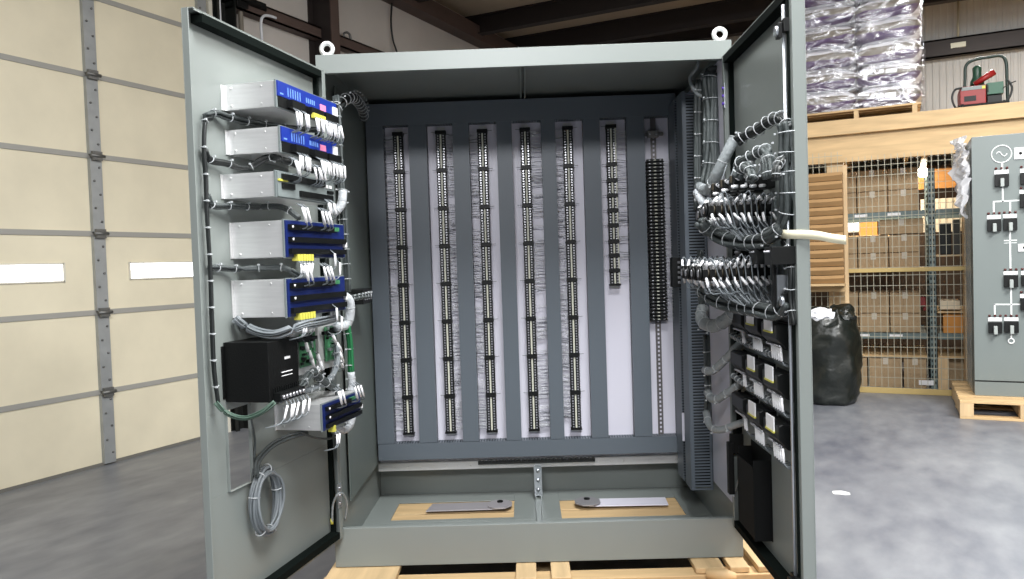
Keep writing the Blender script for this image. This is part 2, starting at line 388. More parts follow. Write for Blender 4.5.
# deep slotted duct on the right wall
m = MB(); dx0, dx1, dy0, dy1, dz0, dz1 = .650, .740, .35, .46, .15, 1.80
m.box(dx0-.002, dx0+.002, dy0, dy1, dz0, dz1); m.box(dx1-.004, dx1, dy0, dy1, dz0, dz1)
for yy in (dy0, dy1-.003):
    m.box(dx0, dx0+.014, yy, yy+.003, dz0, dz1); m.box(dx1-.01, dx1, yy, yy+.003, dz0, dz1)
    for i in range(int((dz1-dz0)/.0125)): m.box(dx0+.014, dx1-.01, yy, yy+.003, dz0+i*.0125, dz0+i*.0125+.0068)
m.m = 1; m.box(dx0+.01, dx1-.005, dy0+.03, dy1-.02, dz0+.01, dz1-.01)
m.build('wire_duct', [DUCT, BLACK], cab, 'deep slotted duct on the right wall')
m = MB(); a, b2 = .668, .735
m.box(a-.002, a, .60, .73, .12, 1.82); m.box(b2, b2+.003, .60, .73, .12, 1.82)
for i in range(136): m.box(a, b2, .60, .603, .12+i*.0125, .12+i*.0125+.0068)
m.m = 1; m.box(a+.004, b2, .63, .72, .13, 1.81)
m.build('wire_duct', [DUCT, BLACK], cab)
pq, pr = B(682, 413, .53), B(690.5, 441, .53)
MB().box(pq.x, pr.x, .53, .54, pr.z, pq.z).build('cover_plate', WHITEP, cab, 'white cover plate', bevel=.002)
# lifting eyes
for px, py in ((327, 49), (719.5, 32)):
    p = B(px, py, .05); m = MB(); zc = TOP+.034
    m.ring((p.x, .05, zc), (0, 1, 0), .021, .0085, 24, 10); m.cyl((p.x, .05, TOP), (p.x, .05, TOP+.012), .018, 16); m.cyl((p.x, .05, TOP), (p.x, .05, TOP+.005), .024, 16)
    m.build('lifting_eye', mat('bright zinc', (220, 222, 222), .35, metal=.5), cab)
# doors ------------------------------------------------------------
Z0, Z1, DW = .116, 1.847, .755
def door(side):
    s = 1 if side < 0 else -1
    d = MB()
    def bx(x0, x1, y0, y1, z0, z1): d.box(x0, x1, min(s*y0, s*y1), max(s*y0, s*y1), z0, z1)
    if side < 0:
        hx0, hx1, hz0, hz1 = .524, .642, .474, .712
        bx(0, DW, 0, .003, Z0, hz0); bx(0, DW, 0, .003, hz1, Z1); bx(0, hx0, 0, .003, hz0, hz1); bx(hx1, DW, 0, .003, hz0, hz1)
        bx(hx0-.002, hx0, .003, .012, hz0, hz1); bx(hx1, hx1+.002, .003, .012, hz0, hz1); bx(hx0, hx1, .003, .012, hz0-.002, hz0)
    else: bx(0, DW, 0, .003, Z0, Z1)
    fl = .036
    bx(DW-.003, DW, .003, fl if side > 0 else .022, Z0, Z1); bx(0, .003, .003, fl, Z0, Z1); bx(.003, DW-.003, .003, fl, Z1-.003, Z1); bx(.003, DW-.003, .003, fl, Z0, Z0+.003)
    lp = .008
    (bx(DW-.022, DW-.003, fl-.003, fl, Z0+.003, Z1-.003) if side > 0 else None); bx(.003, .022, fl-.003, fl, Z0+.003, Z1-.003); bx(lp, DW-lp, fl-.003, fl, Z1-lp, Z1-.003); bx(lp, DW-lp, fl-.003, fl, Z0+.003, Z0+lp)
    M = DL if side < 0 else DR
    o = d.build('door', PAINT, cab, M=M, bevel=.0012)
    g = MB()
    def gx(x0, x1, y0, y1, z0, z1): g.box(x0, x1, min(s*y0, s*y1), max(s*y0, s*y1), z0, z1)
    gw = .024
    gx(.022, .034, .003, .020, Z0+lp, Z1-lp); (gx(DW-.036, DW-.022, .003, fl+.004, Z0+lp, Z1-lp) if side > 0 else None)
    gx(.034, DW-.036, .003, fl+.004, Z1-lp-gw, Z1-lp); gx(.034, DW-.036, .003, fl+.004, Z0+lp, Z0+lp+gw)
    g.build('gasket', GASKET, o)
    for z in (.28, .98, 1.70):
        h = MB(); hy = s*.036
        h.box(.004, .034, min(hy, hy+s*.003), max(hy, hy+s*.003), z-.045, z+.045); h.cyl((-.004, s*.018, z-.05), (-.004, s*.018, z+.05), .007, 8)
        h.m = 1
        for k in (-.028, 0, .028): h.cyl((.02, hy, z+k), (.02, hy+s*.007, z+k), .006, 6)
        h.build('hinge', [ZINC, PURPLE if z > 1.6 else SILV], o)
    if side > 0:
        r = MB(); r.cyl((.712, -.044, .13), (.712, -.044, 1.80), .005, 8)
        r.build('latch_rod', ZINC, o)
        for z in (1.74, 1.0, .20):
            q = MB(); q.box(.685, .735, -.05, -.034, z-.018, z+.018); q.box(.695, .72, -.062, -.05, z-.03, z+.01); q.m = 1; q.cyl((.715, -.062, z-.012), (.715, -.070, z-.012), .014, 12)
            q.build('rod_guide', [BLACK, ZINC], o, bevel=.001)
        r = MB(); r.box(.66, .69, -.07, -.036, .98, 1.06); r.m = 1; r.box(.668, .684, -.078, -.07, .96, 1.10)
        r.build('latch', [ZINC, BLACK], o)
    return o
door_l, door_r = door(-1), door(1)
# ================================================================== pallet under it
pal = thing('wooden_pallet', 'pine pallet carrying the big open cabinet', 'pallet', CAB)
def board(x0, x1, y0, y1, z0, z1, m=PINE, name='deck_board', par=None, lab=None):
    return MB().box(x0, x1, y0, y1, z0, z1).build(name, m, par or pal, lab, bevel=.003)
for (a0, a1) in ((-.78, -.52), (-.085, -.01), (.043, .114), (.565, .67), (.69, .76), (.79, .90)):
    board(a0, a1, -.14 if a0 in (-.78, -.085, .043) else -.09, .95, -.024, -.003, PINEY)
for i in range(0): board(-.36+i*.0, .0, .46+i*.1, .46+i*.1+.09, -.044, -.026, PINE) if i < 4 else None
board(-.70, .70, .44, .60, -.022, -.001, PINE, lab=None); board(-.70, .70, .62, .80, -.021, -.002, PINE)
board(-.80, .88, -.10, -.02, -.062, -.026, PINE, 'cross_board'); board(-.82, .88, -.32, -.12, -.075, -.05, DPINE, 'cross_board', lab='orange stained front board'); board(-.80, .88, .80, .9, -.062, -.026, PINE, 'cross_board')
for a0 in (-.78, -.02, .76): board(a0, a0+.09, -.30, .93, -PH, -.076, PINEY, 'stringer')
m = MB(); m.box(-.72, -.60, -.2, -.13, -.05, -.03, Matrix.Rotation(.25, 4, 'Z')); m.build('wood_offcut', DPINE, pal)
m = MB(); m.tube([(.60, -.10, -.02), (.66, -.12, -.02), (.70, -.13, -.02)], [.02, .026, .012], 8); m.build('knot_block', PINE, pal)
# plates lying in the cabinet
def plate(poly, label, m=ALU, z=.005, h=.004, hole=None, name='steel_strip', cat='plate'):
    q = MB(); q.prism(poly, z, z+h, 'z')
    if hole: q.m = 1; q.cyl((hole[0], hole[1], z+h), (hole[0], hole[1], z+h+.006), .014, 12)
    return fixn(q.build(name, [m, BLACK], None, label, cat, M=CAB, bevel=.001))
STEEL = mat('dull steel strip', (160, 156, 160), .4, metal=.2, var=.06)
plate([(-.50, .60), (-.48, .71), (-.16, .715), (-.17, .605)], 'dull steel strip lying over the left floor opening', STEEL, .010)
def octo(cx, cy, rx, ry): return [(cx+rx*math.cos(math.pi/4*i+.39), cy+ry*math.sin(math.pi/4*i+.39)) for i in range(8)]
plate(octo(-.165, .655, .060, .068), 'octagonal steel washer plate by the left floor opening', STEEL, .016, .006, (-.165, .68), 'washer_plate')
plate([(.24, .61), (.24, .72), (.60, .71), (.595, .60)], 'pale steel strip lying over the right floor opening', WHITEP, .010)
plate(octo(.235, .655, .062, .068), 'dark steel washer plate by the right floor opening', mat('dark washer', (150, 148, 152), .4, metal=.3), .018, .006, (.235, .68), 'washer_plate')
# ================================================================== terminal strips on the panel
def strip_x(a, b): return (B(*a, .76).x+B(*b, .76).x)/2
STR = [((397, 133), (409, 434), -1), ((439, 131), (452, 432), 1), ((481, 129), (493, 430), -1), ((524, 127), (535, 429), 1), ((567, 126), (577, 429), -1), ((610, 125), (616, 284), 1)]
ORD = ['first', 'second', 'third', 'fourth', 'fifth', 'sixth']
zt = B(524, 128, .77).z; zb = B(535, 429, .77).z
for i, (a, b_, sd) in enumerate(STR):
    x = strip_x(a, b_); seg = (zt-zb)/8
    side = 'left' if sd < 0 else 'right'
    lab = 'black terminal strip, %s from the left, its wires running to the %s' % (ORD[i], side) if i < 5 else 'short black terminal strip with a pale marker beside the tall one, sixth from the left'
    th = thing('terminal_strip', lab, 'terminal strip', CAB @ T(x, .797, 0), 'terminal strips on the white back panel')
    nseg = 8
    zs = [(zt-k*seg, zt-(k+1)*seg) for k in range(8)]
    if i == 5:
        zbb = B(616, 284, .77).z; z1s = [zt]+[B(612, yy, .77).z for yy in (163, 179, 194, 209, 224, 240, 254, 269)]+[zbb]
        zs = [(z1s[k], z1s[k+1]) for k in range(len(z1s)-1)]
    R0 = MB(); R0.box(-.0175, .0175, -.006, -.001, zs[-1][1]-.02, zs[0][0]+.02); R0.build('din_rail', ALU, th)
    for (za, zc) in zs:
        m = MB(); m.m = 0; m.box(-.0215, .0215, -.028, -.006, zc+.001, za-.014)
        n = max(4, int((za-zc-.016)/.0115)); dz = (za-.018-zc)/n
        for k in range(n):
            z = zc+.003+k*dz
            for sx in (-1, 1):
                m.m = 0; m.box(min(sx*.008, sx*.0235), max(sx*.008, sx*.0235), -.034, -.028, z, z+dz*.62)
                m.m = 1; m.box(min(sx*.0095, sx*.0165), max(sx*.0095, sx*.0165), -.0365, -.034, z+dz*.06, z+dz*.56)
        m.m = 0; m.box(-.0245, .0245, -.044, -.006, za-.016, za)
        if zc == zs[-1][1]: m.box(-.0265, .0265, -.040, -.006, zc-.008, zc)
        sgm = m.build('terminal_segment', [BLACK, SILV], th)
        q = MB(); q.box(-.0038, .0038, -.038, -.028, zc+.003, za-.018); q.build('marker_strip', CREAM, sgm)
        if i == 5: q = MB(); q.box(.0165, .0225, -.040, -.034, zc+.003, za-.011); q.build('marker_strip', CREAM, sgm)
    # hair thin wires into the duct
    e = edges[i]; xe = (e[0] if sd < 0 else e[1])-x
    m = MB(); rnd = random.Random(40+i); z = zs[0][0]-.015
    while z > zs[-1][1]+.01:
        if i == 5 and rnd.random() < .35: z -= .012; continue
        if rnd.random() < .03: z -= rnd.uniform(.03, .06); continue
        if rnd.random() < .9:
            dz = rnd.uniform(-.008, .004)
            m.m = 0 if rnd.random() < .85 else 1
            m.tube([(sd*.022, -.026, z), (sd*.034, -.024-rnd.uniform(0, .008), z+dz*.4), (xe*.5+sd*.01, -.022, z+dz*rnd.uniform(.3, 1)), (xe+sd*.004, -.02, z+dz)], .0019, 4)
        z -= rnd.choice([.0075, .0085, .0118])
    m.build('thin_wires', [WIREW, WIRE], th, kind='stuff')
    # sparse wires on the other side
    m = MB()
    for (za, zc) in zs: m.tube([(-sd*.022, -.02, za-.006), (-sd*.045, -.02, za-.004)], .0016, 4)
    m.build('jumper_wires', WIRE, th, kind='stuff')
# tall black terminal block column
x = (B(656, 158, .76).x+B(658, 321, .76).x)/2; za = B(656, 158, .75).z; zc = B(658, 321, .75).z
th = thing('terminal_block_column', 'wide column of chunky black terminal blocks, rightmost on the back panel', 'terminal strip', CAB @ T(x, .797, 0))
m = MB(); m.box(-.0125, .0125, -.008, -.002, .285, za+.19); m.m = 1
for k in range(70): m.box(-.004, .004, -.0088, -.008, .3+k*.02, .31+k*.02)
m.build('perforated_rail', [mat('brown grey rail', (112, 108, 108), .4, metal=.5), WHITEP], th)
n = 46; dz = (za-zc)/n
for k in range(n):
    z = zc+k*dz; m = MB(); m.m = 0; m.box(-.037, .037, -.045, -.008, z+.001, z+dz-.0035); m.box(-.043, .043, -.032, -.008, z, z+dz*.3)
    m.m = 1; m.box(-.008, .004, -.047, -.045, z+.005, z+dz-.0065); m.m = 2; m.box(-.030, -.022, -.0465, -.045, z+.005, z+dz-.0065); m.box(.020, .028, -.0465, -.045, z+.005, z+dz-.0065)
    m.build('terminal_block', [BLACK, CREAM, SILV], th, bevel=.001)
m = MB(); rnd = random.Random(3)
for k in range(n*2):
    z = zc+k*dz/2+.004; m.tube([(.038, -.025, z), (.055, -.022, z+rnd.uniform(-.005, .003)), (edges[6][1]-x+.004, -.02, z+rnd.uniform(-.01, .002))], .0014, 4)
m.build('thin_wires', WIREW, th, kind='stuff')
m = MB(); z = B(656, 134, .76).z; m.box(-.03, .02, -.04, -.008, z-.014, z+.016); m.box(-.045, .045, -.02, -.009, z-.005, z+.01); m.m = 1
for k in (-.02, .01): m.cyl((k, -.045, z), (k, -.04, z), .006, 8)
m.build('end_clamp', [mat('grey clamp', (130, 130, 128), .5), SILV], th, bevel=.002)
# ================================================================== left door equipment
def wire_set(par, pts, axis_down=True, length=.035, r=.0036, yellow=False, slant=0, rnd=random.Random(5)):
    for p in pts:
        p = Vector(p); dx = slant+rnd.uniform(-.006, .006); dy = rnd.uniform(.0, .012)
        q = MB()
        a = p+Vector((0, .004, 0)); b1 = p+Vector((dx*.4, .012+dy, -.012)); c1 = b1+Vector((dx, dy*.4, -length))
        q.m = 0; q.tube([a, b1], .0018, 5); q.m = 1; q.tube([b1, c1], r, 7)
        q.m = 0; q.tube(spline([c1, c1+Vector((dx, -.006, -.012)), c1+Vector((dx*2-.005, -.04, -.02))], 3), .0018, 5)
        q.build('wire_label', [WIRE, LABEL], par)
def module(lab, s0, s1, off, z0, z1, style, zoff=0):
    th = thing('relay_unit', lab, 'relay', LEFT @ T(s1, 0, z0), 'relay units on the left cabinet door')
    w = s0-s1; h = z1-z0
    m = MB(); m.box(0, w, .004, off-.006, 0, .002); m.box(0, w, .004, off-.006, h-.002, h); m.box(0, .002, .004, off-.006, .002, h-.002); m.box(w-.002, w, .004, off-.006, .002, h-.002)
    m.box(.002, w-.002, .004, .006, .002, h-.002)
    for zz in (.012, h-.012): m.cyl((w, .03, zz), (w+.003, .03, zz), .004, 8); m.cyl((w, off-.05, zz), (w+.002, off-.05, zz), .003, 8)
    m.box(w, w+.012, .003, .006, .0, h)
    m.build('housing', ALU, th, bevel=.0012)
    f = MB(); f.m = 0; f.box(-.004, w+.003, off-.006, off, -.003, h+.003)
    if style == 'top':
        f.m = 1; f.box(0, w, off, off+.004, h*.42, h)
        f.m = 2; f.box(.0, w-.004, off, off+.003, .0, h*.40)
        for k in range(6): f.m = 3; f.box(w-.06-.014*k, w-.055-.014*k, off+.004, off+.0045, h*.5, h*.85)
        f.box(w-.03, w-.012, off+.004, off+.0045, h*.5, h*.56)
        for k in range(5): f.box(w-.17-.012*k, w-.164-.012*k, off+.004, off+.0045, h*.55, h*.75)
        f.m = 4; f.box(.075, .115, off+.004, off+.0045, h*.46, h*.72)
        f.m = 5; f.box(.0, .03, off+.004, off+.008, h*.05, h*.8)
    elif style == 'grey':
        f.m = 6; f.box(0, w, off, off+.004, 0, h); f.m = 2
        f.box(.07, w-.02, off+.004, off+.012, h*.68, h*.92); f.box(w-.09, w-.02, off+.004, off+.009, h*.34, h*.56); f.box(.02, w-.12, off+.004, off+.012, h*.1, h*.34)
        f.box(.01, .05, off+.004, off+.008, h*.42, h*.56)
        f.m = 7; f.box(w-.05, w, off+.004, off+.008, h*.62, h*.7); f.m = 5; f.box(.02, .035, off+.004, off+.007, h*.66, h*.8); f.box(.045, .06, off+.004, off+.007, h*.66, h*.8)
    else:
        f.m = 8; f.box(0, w, off, off+.004, 0, h); f.m = 2
        for zz in (.74, .40, .08): f.box(.01 if zz < .7 else .09, w-.012, off+.004, off+.016, h*zz, h*(zz+.15))
        f.m = 9; f.box(.05, .09, off+.004, off+.012, h*.78, h*.9)
        f.m = 5; f.cyl((w-.02, off+.016, h*.48), (w-.02, off+.018, h*.48), .004, 8); f.cyl((w-.02, off+.016, h*.82), (w-.02, off+.018, h*.82), .004, 8)
        f.box(.0, .012, off+.004, off+.014, h*.3, h*.45)
    f.build('faceplate', [GREYF, BLUE, BLACK, LBLUE, PINK, LABEL, GREYF, YEL, NAVY, PCB], th)
    if style == 'top':
        def plug(xa, xb, n, ym=False):
            q = MB(); q.box(xa, xb, off+.003, off+.022, h*.08, h*.36); pg = q.build('terminal_plug', BLACK, th)
            if ym:
                for k in range(n): x_ = xa+(xb-xa)*(k+.5)/n; MB().box(x_-.005, x_+.005, off+.018, off+.028, h*-.08, h*.12).build('yellow_plug', YEL, th)
            wire_set(th, [(xa+(xb-xa)*(k+.5)/n, off+.014, h*.06) for k in range(n)], length=.04, rnd=random.Random(int(xa*999)))
        plug(w-.125, w-.05, 5); plug(w-.245, w-.165, 6, z0 > 1.55); plug(w-.345, w-.26, 6)
    elif style == 'grey':
        wire_set(th, [(w-.03-.013*k, off+.02, h*.98+.045) for k in range(4)], length=.04, slant=-.008, rnd=random.Random(8))
        wire_set(th, [(w-.16-.013*k, off+.02, h*.98+.04) for k in range(5)], length=.035, slant=-.006, rnd=random.Random(9))
        wire_set(th, [(w-.24-.014*k, off+.02, h*.1) for k in range(4)], length=.035, slant=-.008, rnd=random.Random(10))
    elif style == 'blue':
        wire_set(th, [(w-.03-.014*k, off+.022, h+.05) for k in range(3)], length=.045, slant=-.015, rnd=random.Random(11))
        wire_set(th, [(w-.15-.013*k, off+.022, h+.045) for k in range(4)], length=.04, slant=-.012, rnd=random.Random(12))
        for k in range(6 if w > .3 else 1): MB().box(w-.055-.016*k, w-.042-.016*k, off-.004, off+.018, -.012, .008).build('yellow_plug', YEL, th)
        wire_set(th, [(w-.048-.016*k, off+.006, -.008) for k in range(6 if w > .3 else 2)], length=.03, slant=.012, rnd=random.Random(13))
        if w > .3: wire_set(th, [(w-.25-.03*k, off+.012, h*.2-.03*k) for k in range(2)], length=.04, slant=.01, rnd=random.Random(14))
    return th
def zr(px, y0, y1, off): return L(px, y1, off).z, L(px, y0, off).z
OFF = .18
def mod(lab, style, front, off=OFF, s1=None, off0=0):
    (xa, ya), (xb, yb) = front       # front bottom and top edge nearest the camera
    s0 = L(xa, ya, off).x; z1 = L(xa, ya, off).z; z0 = L(xb, yb, off).z
    return module(lab, s0, s1, off, z0, z1, style)
mod('topmost relay unit, blue face with yellow plugs and white wire labels', 'top', ((276, 80), (277, 106)), s1=.215)
mod('second relay unit from the top, blue face with only white wire labels', 'top', ((280, 126), (280, 151)), s1=.225)
mod('third relay unit from the top, grey face with black slots', 'grey', ((276, 171), (277, 196)), s1=.255)
mod('deep silver relay unit with navy face, fourth from the top', 'blue', ((284, 220), (285, 257)), s1=.195)
mod('fifth relay unit from the top, navy face, directly above the black power supply', 'blue', ((286, 279), (288, 317)), s1=.205)
mod('small silver relay unit low on the door, right of the black power supply', 'blue', ((322, 405), (323, 431)), off=.17, s1=.10)
# black power supply
a, a2 = L(262, 342, .13), L(263, 402, .13)
s0 = L(222, 345, .0).x; z1 = L(222, 342, .0).z-.002; z0 = L(222, 403, .0).z
ps = thing('power_supply', 'black box power supply with screw terminals on the left door', 'power supply', LEFT @ T(.47, 0, z0))
w = s0-.47; h = z1-z0
m = MB(); m.box(0, w, .004, .15, 0, h); m.box(w, w+.012, .003, .006, .01, h-.01); m.build('housing', BLACKM, ps, bevel=.003)
f = MB(); f.m = 0
for k in range(12): f.box(.012+.012*k, .018+.012*k, .15, .153, h*.08, h*.22)
f.m = 1; f.box(.05, .08, .15, .152, h*.66, h*.70); f.box(.04, .10, .15, .152, h*.44, h*.455); f.box(.04, .10, .15, .152, h*.38, h*.39)
f.build('faceplate', [BLACK, LABEL], ps)
m = MB(); m.m = 0; m.box(.01, .15, .15, .175, -.0, h*.14)
for k in range(7): m.m = 1; m.cyl((.024+.019*k, .175, h*.07), (.024+.019*k, .181, h*.07), .0065, 8)
m.build('terminal_plug', [BLACK, SILV], ps)
wire_set(ps, [(.02+.019*k, .178, .0) for k in range(7)], length=.035, slant=.02, rnd=random.Random(21))
# two circuit boards on silver carriers
for n, (xa, xb, ya, yb, lab) in enumerate([(295, 318, 334, 375, 'green circuit board next to the black power supply'), (322, 339, 326, 368, 'green circuit board nearest the door hinge')]):
    s_a = L(xa, ya, .06).x; s_b = L(xb, ya, .06).x; zt_ = L(xa, ya, .06).z; zb_ = L(xa, yb, .06).z
    th = thing('circuit_board', lab, 'circuit board', LEFT @ T(s_b, .003, zb_), 'green circuit boards on the left door')
    w = s_a-s_b; h = zt_-zb_
    m = MB(); m.box(0, w, 0, .04, -.01, h+.01); m.box(w, w+.05, 0, .03, -.0, h+.01) if n == 0 else None; m.build('carrier', ALU, th, bevel=.001)
    MB().box(.004, w*.72, .045, .048, h*.12, h*.95).build('board', PCB, th)
    m = MB(); rr = random.Random(60+n)
    for k in range(16):
        a = rr.uniform(.006, w*.66); c = rr.uniform(h*.15, h*.88); m.m = rr.choice([0, 0, 1, 1, 2]); m.box(a, a+rr.uniform(.006, .018), .048, .048+rr.uniform(.004, .014), c, c+rr.uniform(.006, .014))
    m.m = 0; m.box(.01, w-.01, .048, .06, h*.78, h*.86)
    m.build('components', [BLACK, SILV, PCB], th)
    wire_set(th, [(w*.8-.02*k, .06, h*(.85-.22*k)) for k in range(4)], length=.03, slant=-.015, r=.006, rnd=random.Random(70+n))
    wire_set(th, [(w*.35-.01*k, .06, h*(.5-.2*k)) for k in range(2)], length=.03, slant=-.01, r=.006, rnd=random.Random(80+n))
# ------------------------------------------------ cable bundles
def bundle(label, frame, pts, r, m=CABLE, tie=.05, ties=True, sub=5, name='cable_bundle', tr=.0017, strands=0, group=None, n=10):
    P = spline(pts, sub); th = thing(name, label, 'cable', frame @ Matrix.Translation(P[0]), group)
    P = [p-P[0] for p in P]
    c = MB()
    if strands:
        rnd = random.Random(len(label)); ks = [(rnd.uniform(0, 6.28), r*.72*math.sqrt(rnd.uniform(.1, 1)), rnd.uniform(-3, 3)) for _ in range(strands)]
        rs = r/math.sqrt(strands)*(1.1 if ties else .62)
        for a0, rr, tw in ks:
            Q = []
            for i, p in enumerate(P):
                t_ = (P[min(i+1, len(P)-1)]-P[max(i-1, 0)]).normalized(); u = t_.orthogonal().normalized(); w_ = t_.cross(u)
                a = a0+tw*.15*math.sin(i*.35); Q.append(p+u*(rr*math.cos(a))+w_*(rr*math.sin(a)))
            c.tube(Q, rs, 5)
    else: c.tube(P, r, n)
    c.build('cable_run', m, th)
    if ties:
        d = tie*.5; acc = 0
        for i in range(1, len(P)):
            seg = (P[i]-P[i-1]).length; 
            while acc+seg >= d and seg > 1e-6:
                t_ = (d-acc)/seg; p = P[i-1].lerp(P[i], t_); ax = P[i]-P[i-1]
                q = MB(); q.ring(p, ax, r*(.97 if strands else 1.02), tr*.85, 12, 5)
                sd = ax.normalized().orthogonal(); sd = sd if sd.y > 0 or frame is not LEFT else -sd
                q.cbox(p+sd*(r*1.05), .006, .006, .005)
                q.build('cable_tie', TIE, th); d += tie
            acc += seg
    return th
def Lp(*a): return [L(x, y, o) for x, y, o in a]
def Rp(*a): return [Rt(x, y, o) for x, y, o in a]
def Bp(*a): return [B(x, y, o) for x, y, o in a]
bundle('thin black harness up the free edge of the left door', LEFT, Lp((212, 118, .02), (205, 122, .02), (204, 150, .02), (206, 180, .02), (207, 220, .02), (210, 270, .02), (212, 320, .02), (214, 370, .02), (218, 405, .02)), .009, CABLEB, .075, strands=5)
for k, (pts, lab) in enumerate([
    (((206, 116, .02), (216, 113, .02), (230, 118, .03), (258, 124, .05), (290, 128, .1), (318, 130, .16)), 'black cable run between the first and second relay units'),
    (((205, 150, .02), (211, 160, .02), (226, 163, .03), (247, 168, .06), (268, 158, .11), (284, 160, .16), (318, 172, .17)), 'cable run arching between the second and third relay units'),
    (((207, 195, .02), (213, 206, .02), (232, 206, .03), (258, 207, .06), (282, 207, .13), (300, 218, .19)), 'cable run between the third and fourth relay units'),
    (((210, 268, .02), (220, 268, .02), (235, 269, .03), (262, 268, .09), (285, 268, .16), (300, 276, .19)), 'cable run between the fourth and fifth relay units')]):
    bundle(lab, LEFT, Lp(*pts), .011, CABLE if k != 1 else CABLEB, .07, strands=6)
bundle('loose grey wires drooping above the black power supply', LEFT, Lp((235, 318, .02), (252, 330, .06), (275, 335, .14), (300, 326, .2), (318, 322, .2), (335, 318, .12)), .019, WIRE, .5, ties=False, strands=18)
bundle('loose green and grey wires under the black power supply', LEFT, Lp((216, 402, .02), (228, 414, .05), (245, 418, .1), (262, 412, .15), (275, 402, .18)), .010, mat('dull green grey wire', (70, 92, 80), .5), .5, ties=False, strands=8)
bundle('grey wires looping from the circuit boards to the lowest relay unit', LEFT, Lp((288, 392, .1), (300, 388, .14), (312, 372, .13), (322, 380, .12), (336, 390, .13), (338, 400, .13)), .014, CABLE, .05, strands=8)
bundle('grey wires falling from the right circuit board', LEFT, Lp((336, 345, .08), (337, 362, .09), (331, 378, .1), (316, 388, .11), (300, 392, .12), (282, 400, .14)), .012, WIRE, .06, strands=6)
# hinge side harness
bundle('white wrapped harness bulging beside the left hinge, middle of the door', CAB, Bp((333, 214, -.06), (341, 205, -.05), (343, 190, -.04)), .016, WRAP, .04)
bundle('dark harness with many white ties climbing beside the left hinge', CAB, Bp((336, 96, .04), (339, 130, .02), (340, 170, .0), (343, 210, -.01), (346, 250, -.01), (348, 292, -.02)), .014, CABLE, .055, strands=6)
bundle('white wrapped harness elbow at mid height beside the left hinge', CAB, Bp((330, 300, -.08), (340, 296, -.05), (349, 300, -.03), (350, 315, -.02), (346, 325, -.03), (336, 327, -.08)), .017, WRAP, .045)
bundle('green wires strapped beside the left hinge below the white elbow', CAB, Bp((347, 325, -.03), (350, 345, -.02), (351, 374, -.02)), .012, GREENW, .06, strands=4)
bundle('white wrapped harness loop at the lowest relay unit', CAB, Bp((351, 372, -.02), (352, 386, -.02), (349, 402, -.03), (353, 412, -.03), (348, 428, -.06), (334, 431, -.12)), .014, WRAP, .045)
bundle('cable bundle crossing from the left door into the cabinet top', CAB, Bp((334, 112, .02), (344, 100, .10), (354, 98, .25), (362, 108, .45), (364, 118, .6)), .022, CABLEB, .05, strands=7)
bundle('short cable run from the left hinge to the black side socket', CAB, Bp((345, 300, .0), (358, 297, .08), (370, 295, .2)), .012, CABLE, .03, strands=5)
# cable coil hanging on the door
ct = L(266, 501, .03); th = thing('cable_coil', 'coil of grey cable hanging low on the left door', 'cable coil', LEFT @ Matrix.Translation(ct))
m = MB(); rr = random.Random(5); tl = L(250, 435, .02)-ct
for k in range(8):
    A_, C_ = .065+rr.uniform(-.008, .008), .098+rr.uniform(-.012, .01); ph = rr.uniform(0, 6); Q = []
    for i in range(28):
        t_ = 2*math.pi*i/28; Q.append((A_*math.cos(t_), .004*k-.01+.004*math.sin(t_*2+ph), C_*math.sin(t_)+rr.uniform(-.001, .001)))
    m.tube(Q, .0048, 6, closed=True)
m.build('coil', WIRE, th)
for a in (0.3, 1.1, 1.75, 2.9, 4.4, 5.3):
    q = MB(); q.ring((.065*math.cos(a), 0, .098*math.sin(a)), (-.065*math.sin(a), 0, .098*math.cos(a)), .017, .002, 10, 5); q.build('cable_tie', TIE, th)
p_ = [q_-ct for q_ in Lp((257, 478, .03), (259, 462, .03), (272, 447, .03), (290, 438, .05), (308, 433, .09))]
m = MB(); m.tube(spline(p_, 5), .007, 6); m.tube(spline([q_+Vector((.008, 0, .01)) for q_ in p_], 5), .005, 6)
p_ = [q_-ct for q_ in Lp((300, 432, .08), (316, 438, .1), (332, 438, .07), (343, 431, .02))]; m.tube(spline(p_, 5), .004, 6); p_ = [q_-ct for q_ in Lp((252, 484, .01), (254, 460, .01), (255, 440, .012), (251, 418, .03))]; m.tube(spline(p_, 5), .0035, 6)
m.build('cable_tail', CABLE, th)
# ground straps at the hinge
m = MB(); P = Bp((332, 524, -.05), (333, 505, -.06), (338, 494, -.07), (344, 495, -.04), (347, 505, -.01), (345, 520, .01)); m.tube(spline(P, 6), .0042, 6); m.m = 1; m.cyl(P[0], P[0]+Vector((0, 0, .02)), .006, 6)
m.build('ground_wire', [WRAPG, YEL], None, 'pale ground wire looping over the bottom left hinge', 'wire', M=CAB)
m = MB(); P = Bp((735, 492, -.02), (739, 480, -.05), (744, 490, -.04), (744, 505, -.03)); m.tube(spline(P, 6), .0042, 6)
m.build('ground_wire', WRAPG, None, 'pale ground wire looping at the bottom right hinge', 'wire', M=CAB)
# small black sockets at mid height inside
p = B(370, 296, .3); m = MB(); m.box(-.74, -.665, .22, .40, p.z-.03, p.z+.03); m.m = 1
for k in range(4): m.box(-.664, -.66, .24+.04*k, .255+.04*k, p.z-.015, p.z+.02)
m.build('side_socket', [BLACK, SILV], None, 'small black socket block on the left inner wall', 'socket', M=CAB, bevel=.002)
p = B(679, 271, .56); m = MB(); m.box(p.x-.032, p.x+.035, .54, .60, p.z-.07, p.z+.06); m.m = 1
for k in range(5): m.box(p.x-.01, p.x+.02, .537, .54, p.z-.055+.022*k, p.z-.045+.022*k)
m.build('side_socket', [BLACK, SILV], None, 'taller black connector block in front of the right wire duct', 'socket', M=CAB, bevel=.002)
